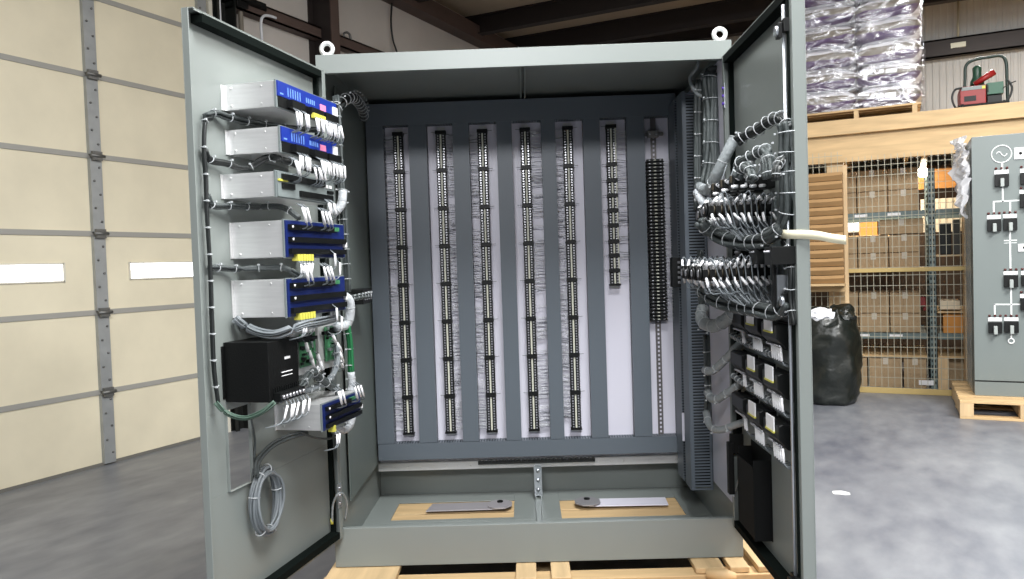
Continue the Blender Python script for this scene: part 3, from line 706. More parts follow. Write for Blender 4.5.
# ================================================================== right side cables
bundle('thick dark cable trunk strapped inside the right front edge', CAB, Bp((716, 72, .16), (709, 78, .15), (711, 105, .14), (711, 140, .13), (710, 165, .12), (706, 186, .10)), .033, CABLE, .085, strands=14)
bundle('thinner cable trunk just left of the thick one', CAB, Bp((700, 80, .2), (699, 105, .2), (699, 140, .2), (699, 175, .2), (699, 210, .2)), .020, CABLE, .085, strands=7)
bundle('grey cable curling under the cabinet roof', CAB, Bp((699, 60, .2), (697, 68, .2), (690, 78, .22), (694, 90, .2), (702, 96, .18), (708, 86, .16)), .007, WRAPG, .5, ties=False)
bundle('dark cable trunk down the right front edge below the switches', CAB, Bp((700, 250, .16), (701, 275, .16), (701, 300, .15), (704, 320, .15)), .018, CABLE, .09, strands=7)
bundle('slim cable trunk at the right front edge beside the black modules', CAB, Bp((706, 335, .15), (707, 360, .15), (708, 390, .15), (707, 415, .15)), .013, CABLE, .13, strands=6)
GS = 'wrapped cable loops crossing to the right door'
bundle('long grey wrapped conduit slanting from the trunk up to the door harness', CAB, Bp((699, 187, .06), (708, 190, -.02), (716, 176, -.09), (726, 155, -.12), (735, 138, -.12)), .020, WRAPG, .09, group=GS, tr=.002)
bundle('pale wrapped elbow joining the upper trunk to the first switch row', CAB, Bp((697, 192, .05), (703, 202, .0), (712, 208, -.03), (724, 203, -.08)), .017, WRAP, .06, group=GS)
bundle('fattest grey wrapped loop, just under the lower switch row', CAB, Bp((703, 308, .1), (702, 320, .06), (712, 326, -.02), (726, 320, -.1), (742, 303, -.16)), .024, WRAPG, .06, group=GS, tr=.0022)
bundle('grey wrapped loop level with the top row of black modules', CAB, Bp((705, 370, .12), (712, 371, .05), (724, 361, -.02), (738, 346, -.09), (743, 341, -.1)), .015, WRAPG, .07, group=GS, tr=.002)
bundle('grey wrapped loop level with the middle row of black modules', CAB, Bp((707, 392, .13), (714, 400, .06), (726, 394, -.02), (740, 384, -.09), (745, 381, -.1)), .015, WRAPG, .07, group=GS, tr=.002)
bundle('lowest grey wrapped loop, at the bottom row of black modules', CAB, Bp((706, 412, .13), (710, 426, .06), (720, 430, -.01), (735, 425, -.07), (750, 420, -.12)), .013, WRAPG, .08, group=GS, tr=.002)
# right door harness
bundle('dark strapped harness arching over the top of the switches', RIGHT, Rp((737, 142, .12), (745, 136, .10), (757, 130, .08), (770, 121, .06), (781, 118, .05), (788, 128, .045)), .020, CABLEB, .04, strands=9)
bundle('grey strapped harness running down near the free edge of the right door', RIGHT, Rp((786, 122, .05), (788, 135, .045), (788, 160, .045), (789, 190, .045), (788, 215, .045), (780, 230, .06), (766, 238, .08)), .026, CABLE, .055, strands=12)
bundle('second dark strapped harness arching below the topmost one', RIGHT, Rp((738, 165, .14), (745, 160, .13), (755, 155, .11), (764, 150, .1), (768, 160, .1), (770, 178, .1)), .020, CABLE, .04, strands=8)
bundle('short strapped harness rising above the upper terminals', RIGHT, Rp((736, 178, .16), (740, 170, .15), (748, 168, .14), (752, 180, .14)), .016, CABLE, .035, strands=6)
bundle('stubby strapped harness beside the free edge harness', RIGHT, Rp((776, 180, .1), (778, 165, .09), (783, 160, .06), (786, 165, .05)), .013, CABLEB, .03, strands=5)
bundle('cable sweep curving under the upper switch row', RIGHT, Rp((700, 222, .22), (712, 232, .18), (730, 240, .14), (750, 243, .1), (766, 240, .08)), .024, CABLE, .05, strands=10)
bundle('cable sweep curving under the lower switch row', RIGHT, Rp((700, 288, .2), (716, 300, .17), (738, 306, .12), (760, 310, .09), (778, 312, .06), (788, 300, .05)), .024, CABLE, .05, strands=10)
bundle('thin harness down the free edge of the right door below the strap', RIGHT, Rp((783, 240, .05), (789, 255, .045), (791, 275, .045), (791, 300, .045), (793, 325, .045)), .012, CABLEB, .06, strands=5)
# ---------------------------------------------------------------- rotary switches
rnd = random.Random(12)
def switch(label, s, z, length, nw, group, wires=True, slant=-.0):
    th = thing('rotary_switch', label, 'switch', RIGHT @ T(s, 0, z), group)
    MB().box(-.028, .028, -.012, -.003, -.03, .03).build('mounting_plate', GREYF, th, bevel=.001)
    step = (length-.02)/nw
    for k in range(nw):
        y = -.014-k*step; q = MB(); q.m = 0
        q.prism([(.024*math.cos(a), .026*math.sin(a)) for a in [math.pi/8+math.pi/4*i for i in range(8)]], y-step*.72, y, 'y')
        q.m = 1
        for sx in (-1, 1):
            for sz in (-1, 1): q.cyl((sx*.024, y-step*.35, sz*.016), (sx*.031, y-step*.35, sz*.016), .0045, 6)
        q.m = 2; q.cyl((0, y-step*.72, 0), (0, y-step, 0), .014, 8)
        fixn(q.build('contact_wafer', [BLACK, SILV, mat('dark bakelite', (74, 66, 52), .5)], th))
    e = MB(); ye = -.014-nw*step; e.ring((0, ye, 0), (0, 1, 0), .017, .006, 16, 6); e.m = 1; e.cyl((0, ye-.006, 0), (0, ye, 0), .012, 8)
    e.build('end_cap', [BLACK, SILV], th)
    if wires:
        for k in range(nw):
            y = -.014-k*step-step*.35
            for sx in (1, -1):
                for sz in (1, -1):
                    q = MB(); a = Vector((sx*.03, y, sz*.016)); b1 = a+Vector((sx*.012, rnd.uniform(-.006, .006), .008*sz)); c1 = b1+Vector((sx*rnd.uniform(.004, .012), rnd.uniform(.0, .012), rnd.uniform(-.022, -.010) if sz < 0 else rnd.uniform(.0, .020)))
                    q.m = 0; q.tube([a, b1, c1], .0044, 6)
                    q.m = 1; q.tube(spline([c1, c1+Vector((sx*.008, .012, -.02 if sz < 0 else .004)), Vector((sx*.03+.01, y*.8+.01, -.055-rnd.uniform(0, .01))), Vector((.05+rnd.uniform(0, .03), y*.62, -.088-rnd.uniform(0, .012)))], 3), .0020, 5)
                    q.build('wire_label', [LABEL, WIRE], th)
    return th
G1 = 'upper row of rotary switches on the right door'; G2 = 'lower row of rotary switches on the right door'
z1 = 1.262
nmz = ['nearest the free edge of the door', 'second from the free edge', 'third from the free edge', 'closest to the hinge']
for k, (s, l) in enumerate([(.46, .22), (.35, .20), (.24, .19), (.13, .17)]):
    switch('upper row rotary switch with white wire labels, ' + nmz[k], s, z1, l, 9, G1)
for k, (s, l) in enumerate([(.50, .25), (.38, .245), (.26, .24), (.14, .23)]):
    switch('lower row rotary switch with white wire labels, ' + nmz[k], s, 1.068, l, 11, G2)
# terminals under the harness arches
for k, sx_ in enumerate([.21, .33, .45]):
    p = Vector((sx_, 0, 1.352)); th = thing('terminal_block', ['tan and black terminal block above the switch row, nearest the hinge', 'middle tan and black terminal block above the switch row', 'tan and black terminal block above the switch row, nearest the free edge'][k], 'terminal block', RIGHT @ T(p.x, 0, p.z), 'tan terminal blocks above the switches')
    m = MB(); m.m = 0; m.box(-.03, .03, -.13, -.003, -.03, .012); m.m = 1; m.box(-.008, .012, -.133, -.10, -.01, .014)
    m.build('block_body', [BLACK, mat('dark bakelite', (74, 66, 52), .5)], th, bevel=.002)
    for j in range(4):
        q = MB(); q.m = 0; a = Vector((.032, -.03-.028*j, .0)); q.tube([a, a+Vector((.014, -.012, .006))], .0055, 6); q.m = 1; q.tube(spline([a+Vector((.014, -.012, .006)), a+Vector((.03, 0, .02)), a+Vector((.02, .02, .07))], 3), .0025, 5)
        q.build('wire_label', [LABEL, WIRE], th)
        q = MB(); a = Vector((.032, -.036-.028*j, -.022)); q.m = 0; q.tube([a, a+Vector((.012, -.018, -.002))], .0055, 6); q.build('wire_label', LABEL, th)
# relays between the two rows
for k in range(3):
    p = Rt(738+15*k, 256, .1); m = MB(); m.m = 0; m.box(-.035, .035, -.10, -.003, -.025, .025); m.m = 1
    for j in range(4): m.cyl((-.02+.013*j, -.10, .012), (-.02+.013*j, -.106, .012), .004, 6)
    m.build('control_relay', [BLACK, SILV], None, ['small black relay between the switch rows, nearest the hinge', 'middle small black relay between the switch rows', 'small black relay between the switch rows, nearest the free edge'][k], 'relay', 'small relays between the switch rows', M=RIGHT @ T(p.x, 0, p.z), bevel=.002)
m = MB(); p = Rt(785, 249, .01); m.box(-.03, .03, -.05, -.003, -.03, .03); m.build('connector_box', GREYF, None, 'small grey box on the right door just under the strap', 'box', M=RIGHT @ T(p.x, 0, p.z), bevel=.002)
# ---------------------------------------------------------------- rows of black modules
G3 = 'black test blocks in three rows on the right door'
rowz = [.912, .766, .618]; ss = [.25, .44, .63]
rn = ['top', 'middle', 'bottom']; cn = ['hinge end', 'centre', 'free edge end']
for r in range(3):
    for c_ in range(3):
        s1 = ss[c_]; zc = rowz[r]-.006*c_
        th = thing('test_block', 'black test block in the %s row, %s' % (rn[r], cn[c_]), 'test block', RIGHT @ T(s1-.15, 0, zc), G3)
        m = MB(); w = .15
        m.prism([(-.003, -.062), (-.030, -.056), (-.056, -.026), (-.056, .014), (-.044, .020), (-.003, .012)], 0, w, 'x'); m.box(-.010, w+.006, -.008, -.003, -.068, .018)
        fixn(m.build('block_body', BLACK, th, bevel=.003))
        m = MB()
        for j in range(8): m.cyl((.015+.017*j, -.040, -.046), (.015+.017*j, -.046, -.052), .004, 6)
        m.build('terminal_screws', SILV, th)
        if c_:
            m = MB(); m.m = 0
            for j in range(5): m.box(w-.03-.015*j-.0125, w-.03-.015*j, -.062, -.058, -.006, .036)
            m.m = 1; m.box(w-.105, w-.028, -.064, -.058, -.011, -.006)
            m.build('marker_tags', [LABEL, YEL], th, 'white marker tags over a yellow strip')
        for j in range(5 if c_ else 2):
            q = MB(); a = Vector((w-.005-.020*j, -.044, -.052)); e_ = a+Vector((.022, -.004, -.036)); q.m = 0; q.tube([a, e_], .0042, 6)
            q.m = 1; q.tube(spline([e_, e_+Vector((.008, .01, -.014)), e_+Vector((-.01, .04, -.018))], 3), .0022, 5)
            q.build('wire_label', [LABEL, WIRE], th)
    if r < 2:
        z = rowz[r]-.092
        bundle('wires with small white ties running under the %s row of test blocks' % rn[r], RIGHT, [(.06, -.04, z+.016), (.14, -.035, z+.006), (.25, -.03, z), (.4, -.03, z-.004), (.56, -.03, z-.006)], .010, WIRE, .035, strands=6, tr=.003)
# black pocket low on the door
m = MB(); s_a, s_b = .16, .37; z0, z1 = .19, .455
m.box(s_a, s_b, -.055, -.052, z0, z1-.03); m.box(s_a, s_a+.003, -.052, -.003, z0, z1); m.box(s_b-.003, s_b, -.06, -.003, z0, z1); m.box(s_a, s_b, -.052, -.003, z0, z0+.003); m.box(s_a-.01, s_b+.01, -.005, -.003, z0, z1+.02)
m.build('document_pocket', mat('matt black plastic', (8, 9, 9), .75, spec=.2), None, 'black document pocket low on the right door', 'document holder', M=RIGHT, bevel=.0015)
m = MB(); m.box(.03, .05, -.05, -.003, .40, .47); m.box(.025, .055, -.06, -.04, .25, .44)
m.build('door_stay', BLACKM, None, 'black door stay beside the bottom right hinge', 'door stay', M=RIGHT, bevel=.002)
# cream strap hanging over the door edge
P = [Vector((.60, -.06, Rt(789, 231, .05).z)), Vector((.68, -.062, 1.20)), Vector((.745, -.055, 1.197)), Vector((.765, -.02, 1.195)), Vector((.768, .02, 1.190)), Vector((.766, .055, 1.182)), Vector((.760, .095, 1.176))]
zc = Rt(806, 234, .0).z
P = [Vector((p.x, p.y, p.z-1.197+zc)) for p in P]
MB().ribbon(spline(P, 5), (0, 0, 1), .024, .002).build('cream_strap', TAPEC, None, 'cream strap folded over the free edge of the right door', 'strap', M=RIGHT)
# ================================================================== right: mezzanine, fence, stores
FY = 5.064
mz = thing('mezzanine', None, None, kind='structure')
MB().box(-.6, 5.5, FY+.04, FY+.08, 2.335, 2.47).build('rim_board', PINE, mz, bevel=.003)
MB().box(-.6, 5.5, FY+.09, FY+.13, 2.09, 2.335).build('lower_beam', PINE, mz, bevel=.003)
MB().box(-.6, 5.5, FY+.08, YFAR-.03, 2.44, 2.465).build('deck', mat('plywood deck', (170, 140, 96), .7, var=.1), mz)
for i in range(9): MB().box(-.5+i*.6, -.46+i*.6, FY+.135, YFAR-.03, 2.24, 2.439).build('joist', PINEY, mz)
MB().box(.645, .79, FY+.13, FY+.22, 0, 2.235).build('post', PINEZ, mz, bevel=.003)
MB().box(3.2, 3.34, FY+.13, FY+.22, 0, 2.235).build('post', PINEZ, mz, bevel=.003)
# fence
fe = thing('wire_fence', 'welded wire mesh fence with tan rails enclosing the storage racks', 'fence')
def meshpanel(x0, x1, z0, z1, px=.052, pz=.091, r=.0021):
    m = MB(); x = x0
    while x <= x1: m.box(x-r, x+r, FY-r, FY+r, z0, z1); x += px
    z = z0
    while z <= z1: m.box(x0, x1, FY-r*2, FY-.0, z-r, z+r); z += pz
    return m
meshpanel(-.5, .79, .05, 2.18).build('mesh_panel', GALV, fe)
meshpanel(.82, 1.9+.6, .05, 1.08).build('mesh_panel', GALV, fe)
meshpanel(.82, 1.9+.6, 1.12, 2.12).build('mesh_panel', GALV, fe)
MB().box(.79, .825, FY-.02, FY+.03, 0, 2.05).build('gate_post', PINEZ, fe, bevel=.002)
MB().box(.825, 2.5, FY-.02, FY+.02, 1.08, 1.115).build('rail', MUST, fe, bevel=.003)
MB().box(.825, 2.5, FY-.02, FY+.02, .0, .05).build('rail', MUST, fe, bevel=.003)
MB().box(-.5, .79, FY-.02, FY+.02, .0, .05).build('rail', MUST, fe, bevel=.003)
# rack behind
RY = 5.45
rk = thing('pallet_rack', 'teal steel pallet rack standing behind the wire fence', 'rack')
def upright(x, ya, yb, z1=2.0):
    m = MB()
    for yy in (ya, yb):
        m.box(x+.02, x+.08, yy, yy+.004, 0, z1); m.box(x+.02, x+.024, yy, yy+.06, 0, z1); m.box(x+.076, x+.08, yy, yy+.06, 0, z1)
        m.m = 1
        for k in range(int(z1/.05)-1):
            for q in (.032, .058): m.box(x+q, x+q+.01, yy-.0012, yy, .04+k*.05, .065+k*.05)
        m.m = 0
    for k in range(5): m.cyl((x+.04, ya+.03, .2+k*.4), (x+.04, yb+.03, .4+k*.4 if k % 2 else .15+k*.4), .012, 6)
    return m.build('upright', [TEAL, BLACK], rk)
upright(1.455, 5.42, 6.3); upright(.30, 5.42, 6.3)
for (xa, xb) in ((.385, 1.455), (1.54, 3.2)):
    for z in (1.575, .45):
        m = MB(); m.m = 0; m.box(xa, xb, 5.43, 5.47, z, z+.055); m.m = 1
        x = xa+.2
        while x < xb-.1: m.box(x, x+.11, 5.4285, 5.43, z+.018, z+.042); x += .28
        m.build('beam', [TEAL, LABEL], rk, bevel=.002); MB().box(xa, xb, 6.3, 6.34, z, z+.055).build('beam', TEAL, rk)
        m = MB()
        for k in range(int((xb-xa)/.05)): m.box(xa+.01+k*.05, xa+.016+k*.05, 5.47, 6.3, z+.045, z+.053)
        for k in range(8): m.box(xa, xb, 5.5+k*.1, 5.506+k*.1, z+.038, z+.045)
        m.build('wire_deck', GALV, rk)
upright(3.2, 5.42, 6.3)
def carton(x0, x1, z0, z1, label, y0=RY+.03, d=.42, m=CARD, tape=True, group='brown cartons on the pallet rack'):
    q = MB(); q.m = 0; q.box(0, x1-x0, 0, d, 0, z1-z0)
    q.m = 1
    if tape: c = (x1-x0)/2; q.box(c-.025, c+.025, -.0006, d, z1-z0, z1-z0+.0006); q.box(c-.022, c+.022, -.0008, 0, z1-z0-.06, z1-z0)
    q.m = 2; q.box(.01, x1-x0-.01, -.0006, 0, (z1-z0)*.995-.004, (z1-z0)*.995)
    return q.build('carton', [m, TAPE, mat('shadowed flap line', (104, 84, 62), .8)], None, label, 'box', group, M=T(x0, y0, z0), bevel=.003)
def lvl(ztab, cols, y0, nm):
    for (xa, xb, cn_) in cols:
        for k in range(len(ztab)-1):
            rowname = ['lowest', 'upper', 'third'][k] if len(ztab) > 2 else 'only'
            carton(xa, xb-.006, ztab[k], ztab[k+1]-.004, ('%s carton in the %s %s' % (rowname, cn_, nm) if len(ztab) > 2 else 'carton %s, %s' % (nm, cn_)), y0)
cols3 = [(.64, .885, 'left column'), (.89, 1.15, 'middle column'), (1.155, 1.41, 'right column')]
lvl([1.635, 1.835, 2.035], cols3, RY+.05, 'on the top rack level')
MB().box(.40, 1.45, 5.425, 6.35, 1.085, 1.10).build('shelf_board', PINE, rk)
lvl([1.101, 1.255, 1.42], cols3, RY+.03, 'on the shelf behind the middle fence rail')
carton(1.08, 1.44, 1.424, 1.56, 'wide carton lying across two others under the top beam', RY+.03)
lvl([.51, .69, .885], cols3, RY+.03, 'on the lower rack beam')
MB().box(.62, 1.45, 5.41, 6.3, .28, .30).build('shelf_board', PINE, rk)
lvl([.001, .275], [(.66, .955, 'left end of the row'), (.97, 1.25, 'middle of the row'), (1.26, 1.45, 'right end of the row')], 5.42, 'standing on the floor under the plank')
MB().box(1.38, 1.5, 5.412, 5.4135, .03, .075).build('floor_label', LABEL, rk)
# bits right of the upright
def cbox2(x0, x1, z0, z1, label, m, y0=RY, d=.3, name='box', cat='box'):
    return MB().box(0, x1-x0, 0, d, 0, z1-z0).build(name, m, None, label, cat, M=T(x0, y0, z0), bevel=.003)
SB = mat('cream cardboard', (220, 206, 180), .7)
cbox2(1.56, 1.72, .72, .80, 'pair of small cream boxes right of the rack upright', SB)
MB().box(1.54, 2.2, 5.42, 6.2, .69, .705).build('shelf_board', PINE, rk)
cbox2(1.585, 1.80, .506, .675, 'orange-brown carton below the cream boxes', CARDO)
cbox2(1.60, 1.76, .001, .27, 'carton on the floor right of the upright board', CARD, y0=5.5)
MB().box(1.54, 2.2, 5.42, 6.2, .28, .30).build('shelf_board', PINE, rk)
MB().box(0, .085, 0, .03, 0, .28).build('leaning_board', PINEZ, None, 'short pale board upright against the foot of the rack', 'board', M=T(1.535, 5.38, .001))
cbox2(1.43, 1.455+.0, .70, .76, 'red item beside the rack upright', RED, y0=5.6, d=.1)
cbox2(1.36, 1.45, .75, .83, 'small red tray left of the rack upright', RED, y0=5.56, d=.1)
MB().box(1.54, 2.2, 5.42, 6.2, 1.2, 1.215).build('shelf_board', PINE, rk)
cbox2(1.57, 1.66, 1.216, 1.50, 'black machine part on the shelf right of the upright', BLACK, d=.2)
cbox2(1.68, 1.73, 1.216, 1.53, 'dark grey bin beside the black machine part', mat('dark grey plastic', (60, 62, 60), .5), d=.2)
# small parts shelf at the right end
sh = thing('parts_shelf', 'narrow wooden shelf unit holding small cream boxes at the right of the fence', 'shelf')
for x in (1.74, 2.15): MB().box(x, x+.02, 5.15, 5.40, 0, 1.6).build('side_board', PINEZ, sh)
for z in (.1, .4, .62, .9, 1.12, 1.35, 1.58): MB().box(1.76, 2.15, 5.15, 5.40, z, z+.018).build('shelf_board', PINE, sh)
for k, z in enumerate((.42, .64, .92, 1.14, 1.37)):
    cbox2(1.78, 1.93, z-.001, z+.09, 'small cream box on the narrow shelf unit, %s shelf from the bottom' % ['second', 'third', 'fourth', 'fifth', 'sixth'][k], SB if k % 2 == 0 else CARDO, y0=5.17, d=.2)
# panelled partition and lamp in the store
struct(MB().box(-.6, 5, 7.3, 7.33, 0, 2.2).build('wall_store', mat('dark store partition', (86, 70, 56), .8, var=.2, vscale=3)))
pt = MB(); x = 1.45
for k in range(10): pt.box(x+k*.062, x+k*.062+.052, 6.7, 6.72, 1.45, 1.80)
pt.box(1.45, 2.1, 6.72, 6.73, 1.45, 1.80)
pt.build('slatted_panel', mat('pale slatted wood', (232, 220, 196), .6), None, 'pale slatted wooden panel behind the rack beside the lamp', 'panel')
MB().box(1.4, 2.5, 6.6, 6.66, 1.9, 2.1).build('header_board', DPINE, mz)
lamp = thing('hanging_lamp', 'glowing white lamp hanging inside the store beside the top cartons', 'lamp')
p = W(923, 172, 1, 6.4)
m = MB(); prof = [(0, .02), (.03, .0), (.055, .02), (.06, .05), (.045, .08), (.02, .095)]
vs = [(p.x+r*math.cos(2*math.pi*k/16), 6.4+r*math.sin(2*math.pi*k/16), p.z-.05+z) for r, z in prof for k in range(16)]
m.add(vs, [(i*16+k, i*16+(k+1) % 16, i*16+16+(k+1) % 16, i*16+16+k) for i in range(len(prof)-1) for k in range(16)], True)
m.build('bulb', emis('lamp glow', (255, 246, 226), 14), lamp)
m = MB(); m.cyl((p.x, 6.4, p.z+.04), (p.x+.02, 6.4, p.z+.17), .03, 12); m.cyl((p.x+.02, 6.4, p.z+.17), (p.x+.02, 6.4, 2.235), .006, 6); m.build('lamp_holder', DWHITE, lamp)
# small tube light seen between shelf levels
p = W(852, 226, 1, 6.9)
tl_ = thing('strip_light', 'short bright strip light glowing between the rack levels at the left', 'lamp')
m = MB(); m.box(p.x-.1, p.x+.1, 6.9, 6.96, p.z-.05, p.z+.05); m.build('diffuser', emis('strip glow', (255, 252, 244), 3.5), tl_)
m = MB(); m.box(p.x-.12, p.x+.12, 6.96, 6.99, p.z-.07, p.z+.07); m.cyl((p.x, 6.975, p.z), (p.x, 6.975, 2.235), .006, 6); m.build('housing', DWHITE, tl_)
p = W(868, 227, 1, 6.7); cbox2(p.x-.09, p.x+.09, p.z-.09, p.z+.06, 'orange carton glowing beside the strip light', CARDO, y0=6.7)
p2 = p
MB().box(-.4, 1.3, 6.6, 7.1, p.z-.115, p.z-.0905).build('shelf_board', PINE, rk)
# stacked cardboard trays beside the gate post
p0, p1 = W(811, 172, 1, 4.95), W(843, 172, 1, 4.95); z1 = p1.z; z0 = W(843, 283, 1, 4.95).z; n = 13
m = MB(); m.box(p0.x-.15, p1.x+.0, 4.86, 5.03, z0-.022, z0-.002); m.box(p0.x-.13, p0.x-.10, 4.9, 5.03, 0, z0-.022); m.box(p0.x-.13, p1.x, 5.01, 5.03, z0-.08, z0-.022)
m.build('wall_bracket', PINE, None, 'thin wooden ledge under the stack of cardboard trays', 'shelf')
onm = ['lowest', 'second', 'third', 'fourth', 'fifth', 'sixth', 'seventh', 'eighth', 'ninth', 'tenth', 'eleventh', 'twelfth', 'topmost']
for k in range(n):
    hgt = (z1-z0)/n; zz = z0+k*hgt; xa, xb = p0.x-.12, p1.x-.004
    m = MB(); d = .16; rr = random.Random(k); y0 = 4.865+rr.uniform(0, .008)
    # bowed front lip
    N = 8; vs = []; 
    for i in range(N+1):
        t_ = i/N; x = xa+(xb-xa)*t_; sag = .006*math.sin(math.pi*t_)*rr.uniform(.8, 1.2)
        vs += [(x, y0+.02, zz+.002-sag*.3), (x, y0-.006, zz+hgt*.62-sag), (x, y0+.006, zz+hgt-.004-sag*.3), (x, y0+d, zz+hgt-.004), (x, y0+d, zz+.002)]
    fs = [(i*5+j, i*5+(j+1) % 5, i*5+5+(j+1) % 5, i*5+5+j) for i in range(N) for j in range(5)] + [(0, 4, 3, 2, 1), tuple(N*5+j for j in range(5))]
    m.add(vs, fs)
    fixn(m.build('cardboard_tray', CARD2, None, ('%s tray in the stack of tan cardboard trays' % onm[k]) if k in (0, 12) else '%s tray counted from the bottom of the tan cardboard stack' % onm[k], 'tray', 'stacked tan cardboard trays by the fence'))
# black bin bag
bg = thing('rubbish_bag', 'full black bin bag with white plastic sticking out at its top', 'bag', T(.70, 4.5, 0))
m = MB(); N = 56; prof = [(0, .0), (.17, .0), (.215, .02), (.235, .08), (.24, .2), (.238, .35), (.236, .48), (.232, .58), (.215, .66), (.19, .72), (.16, .765), (.12, .80), (.06, .80), (0, .785)]
PP = spline([(r, 0, z) for r, z in prof], 4); vs = []
for q in PP:
    for k in range(N):
        a = 2*math.pi*k/N; nn = noise.noise(Vector((math.cos(a)*1.5, math.sin(a)*1.5, q.z*5)))*.034+noise.noise(Vector((math.cos(a)*2.5, math.sin(a)*2.5, q.z*34)))*.012+max(0, q.z-.55)*.16*noise.noise(Vector((math.cos(a)*3, math.sin(a)*3, q.z*11)))
        r = max(0, q.x+(nn if q.x > .02 else 0)); vs.append((r*math.cos(a), r*math.sin(a), max(0, q.z+(nn*.9 if q.z > .62 else 0))))
m.add(vs, [(i*N+k, i*N+(k+1) % N, i*N+N+(k+1) % N, i*N+N+k) for i in range(len(PP)-1) for k in range(N)], True)
m.build('bag_body', BAGM, bg)
def crumple(cx, cy, cz, r, seed, sq=(1, 1, 1)):
    import bmesh
    bm = bmesh.new(); bmesh.ops.create_icosphere(bm, subdivisions=3, radius=1)
    m = MB(); vs = []
    for v in bm.verts:
        k = 1+.35*noise.noise(v.co*2.3+Vector((seed, 0, 0)))+.18*noise.noise(v.co*6+Vector((0, seed, 0)))
        vs.append((cx+v.co.x*r*k*sq[0], cy+v.co.y*r*k*sq[1], cz+v.co.z*r*k*sq[2]))
    fs = [tuple(v.index for v in f.verts) for f in bm.faces]; bm.free(); m.add(vs, fs, False); return m
crumple(-.06, -.14, .74, .10, 3, (1.1, .6, .7)).build('white_film', BAGW, bg)
crumple(.11, -.06, .73, .09, 9, (1, 1, .7)).build('bag_knot', BAGM, bg)
# ---------------------------------------------------------------- wrapped bags on the mezzanine
ZD = 2.466
bp = thing('wooden_pallet', 'pine pallet on the mezzanine edge under the shiny wrapped bags', 'pallet')
for x in (-.05, .885, 1.36): MB().box(x, x+.04, 5.2, 6.1, ZD, ZD+.085).build('stringer', PINEY, bp)
for k in range(7): MB().box(-.08, 1.43, 5.2+k*.135, 5.3+k*.135, ZD+.086, ZD+.102).build('deck_board', PINE, bp)
SILVER = mat('shiny silver sack film', (236, 236, 240), .3, bump=.6, bscale=12, var=.08, vscale=8, stretch=(.6, .6, 2.2))
PURB = mat('purple printed band', (92, 70, 108), .35, bump=.5, bscale=12, stretch=(.5, .5, 2))
OLIV = mat('olive brown band', (128, 120, 108), .4, bump=.5, bscale=12, stretch=(.5, .5, 2))
def sack(cx, cy, z, lx, ly, h, seed, label, tilt=0):
    m = MB(); NX, NY = 26, 20; vs = []; idx = {}
    sg = lambda v, e: math.copysign(abs(v)**e, v)
    NU, NV = 44, 20; fsm = []
    for j in range(NV+1):
        ph = -math.pi/2+math.pi*j/NV
        for i in range(NU):
            th_ = 2*math.pi*i/NU
            x = sg(math.cos(ph), .45)*sg(math.cos(th_), .35); y = sg(math.cos(ph), .45)*sg(math.sin(th_), .35); zz = sg(math.sin(ph), .8)
            nn = noise.noise(Vector((x*2.5+seed, y*2.5, zz*1.5)))*.10+noise.noise(Vector((x*6, y*6+seed, zz*4)))*.06
            pin = 1-.35*abs(x)**4
            vs.append((x*lx/2*(1+nn*.25), y*ly/2*(1+nn*.35), (zz*pin+nn)*h/2+h/2+tilt*x*lx/2))
    m.v = [(a+cx, b+cy, c+z) for a, b, c in vs]
    for j in range(NV):
        for i in range(NU):
            m.f.append((j*NU+i, j*NU+(i+1) % NU, (j+1)*NU+(i+1) % NU, (j+1)*NU+i)); m.sm.append(True)
            zt_ = j/NV
            m.mi.append(1 if .16 < zt_ < .42 and i % 44 < 40 else (2 if .42 <= zt_ < .56 else 0))
    return m.build('wrapped_sack', [SILVER, PURB, OLIV], None, label, 'sack', 'shiny sacks stacked on the mezzanine')
ln = ['bottom', 'second', 'third', 'fourth', 'fifth', 'sixth']
for k in range(6):
    z = ZD+.104+k*.198; rr = random.Random(k+30)
    sack(1.17, 5.62, z, .56, .8, .203, k*7+1, 'silver and purple sack in the right hand column of the wrapped pallet, %s layer' % ln[k], rr.uniform(.02, .06)*(1 if k > 1 else .2))
    sack(.62, 5.60, z-.0, .60, .8, .203, k*5+3, 'silver and purple sack left of the column gap on the wrapped pallet, %s layer' % ln[k], rr.uniform(-.01, .06))
sk = [o for o in bpy.data.objects if o.name.startswith('wrapped_sack')]
def sack_print(o, poly, bars):
    m = MB(); m.prism([(W(x, y, 1, 5.2).x, W(x, y, 1, 5.2).z) for x, y in poly], 5.196, 5.199, 'y')
    for x0, x1, y0, y1 in bars: a, b2 = W(x0, y0, 1, 5.2), W(x1, y1, 1, 5.2); m.box(a.x, b2.x, 5.196, 5.199, b2.z, a.z)
    fixn(m.build('printed_mark', LABEL, o))
by = {o['label']: o for o in sk}
right = [by[l] for l in by if 'right hand' in l]
sack_print([o for o in right if 'second' in o['label']][0], [(862, 80), (869, 69), (876, 68), (872, 74), (868, 74.5), (866, 80)], [(879, 884, 69.5, 73), (886, 897, 69, 72)])
sack_print([o for o in right if 'bottom' in o['label']][0], [(869, 99), (872, 93), (876, 92), (874, 99)], [(879, 883, 93.5, 97), (885, 896, 93, 96)])
film = MB(); N = 60; vs = []
for j in range(41):
    z = ZD+.1+j*1.25/40
    for i in range(N):
        a = 2*math.pi*i/N; ca, sa = math.cos(a), math.sin(a)
        x = .89+math.copysign(abs(ca)**.25, ca)*.575; y = 5.62+math.copysign(abs(sa)**.25, sa)*.435
        nn = noise.noise(Vector((x*5, y*5, z*7)))*.02; vs.append((x+ca*nn, y+sa*nn, z))
film.add(vs, [(j*N+i, j*N+(i+1) % N, j*N+N+(i+1) % N, j*N+N+i) for j in range(40) for i in range(N)], True)
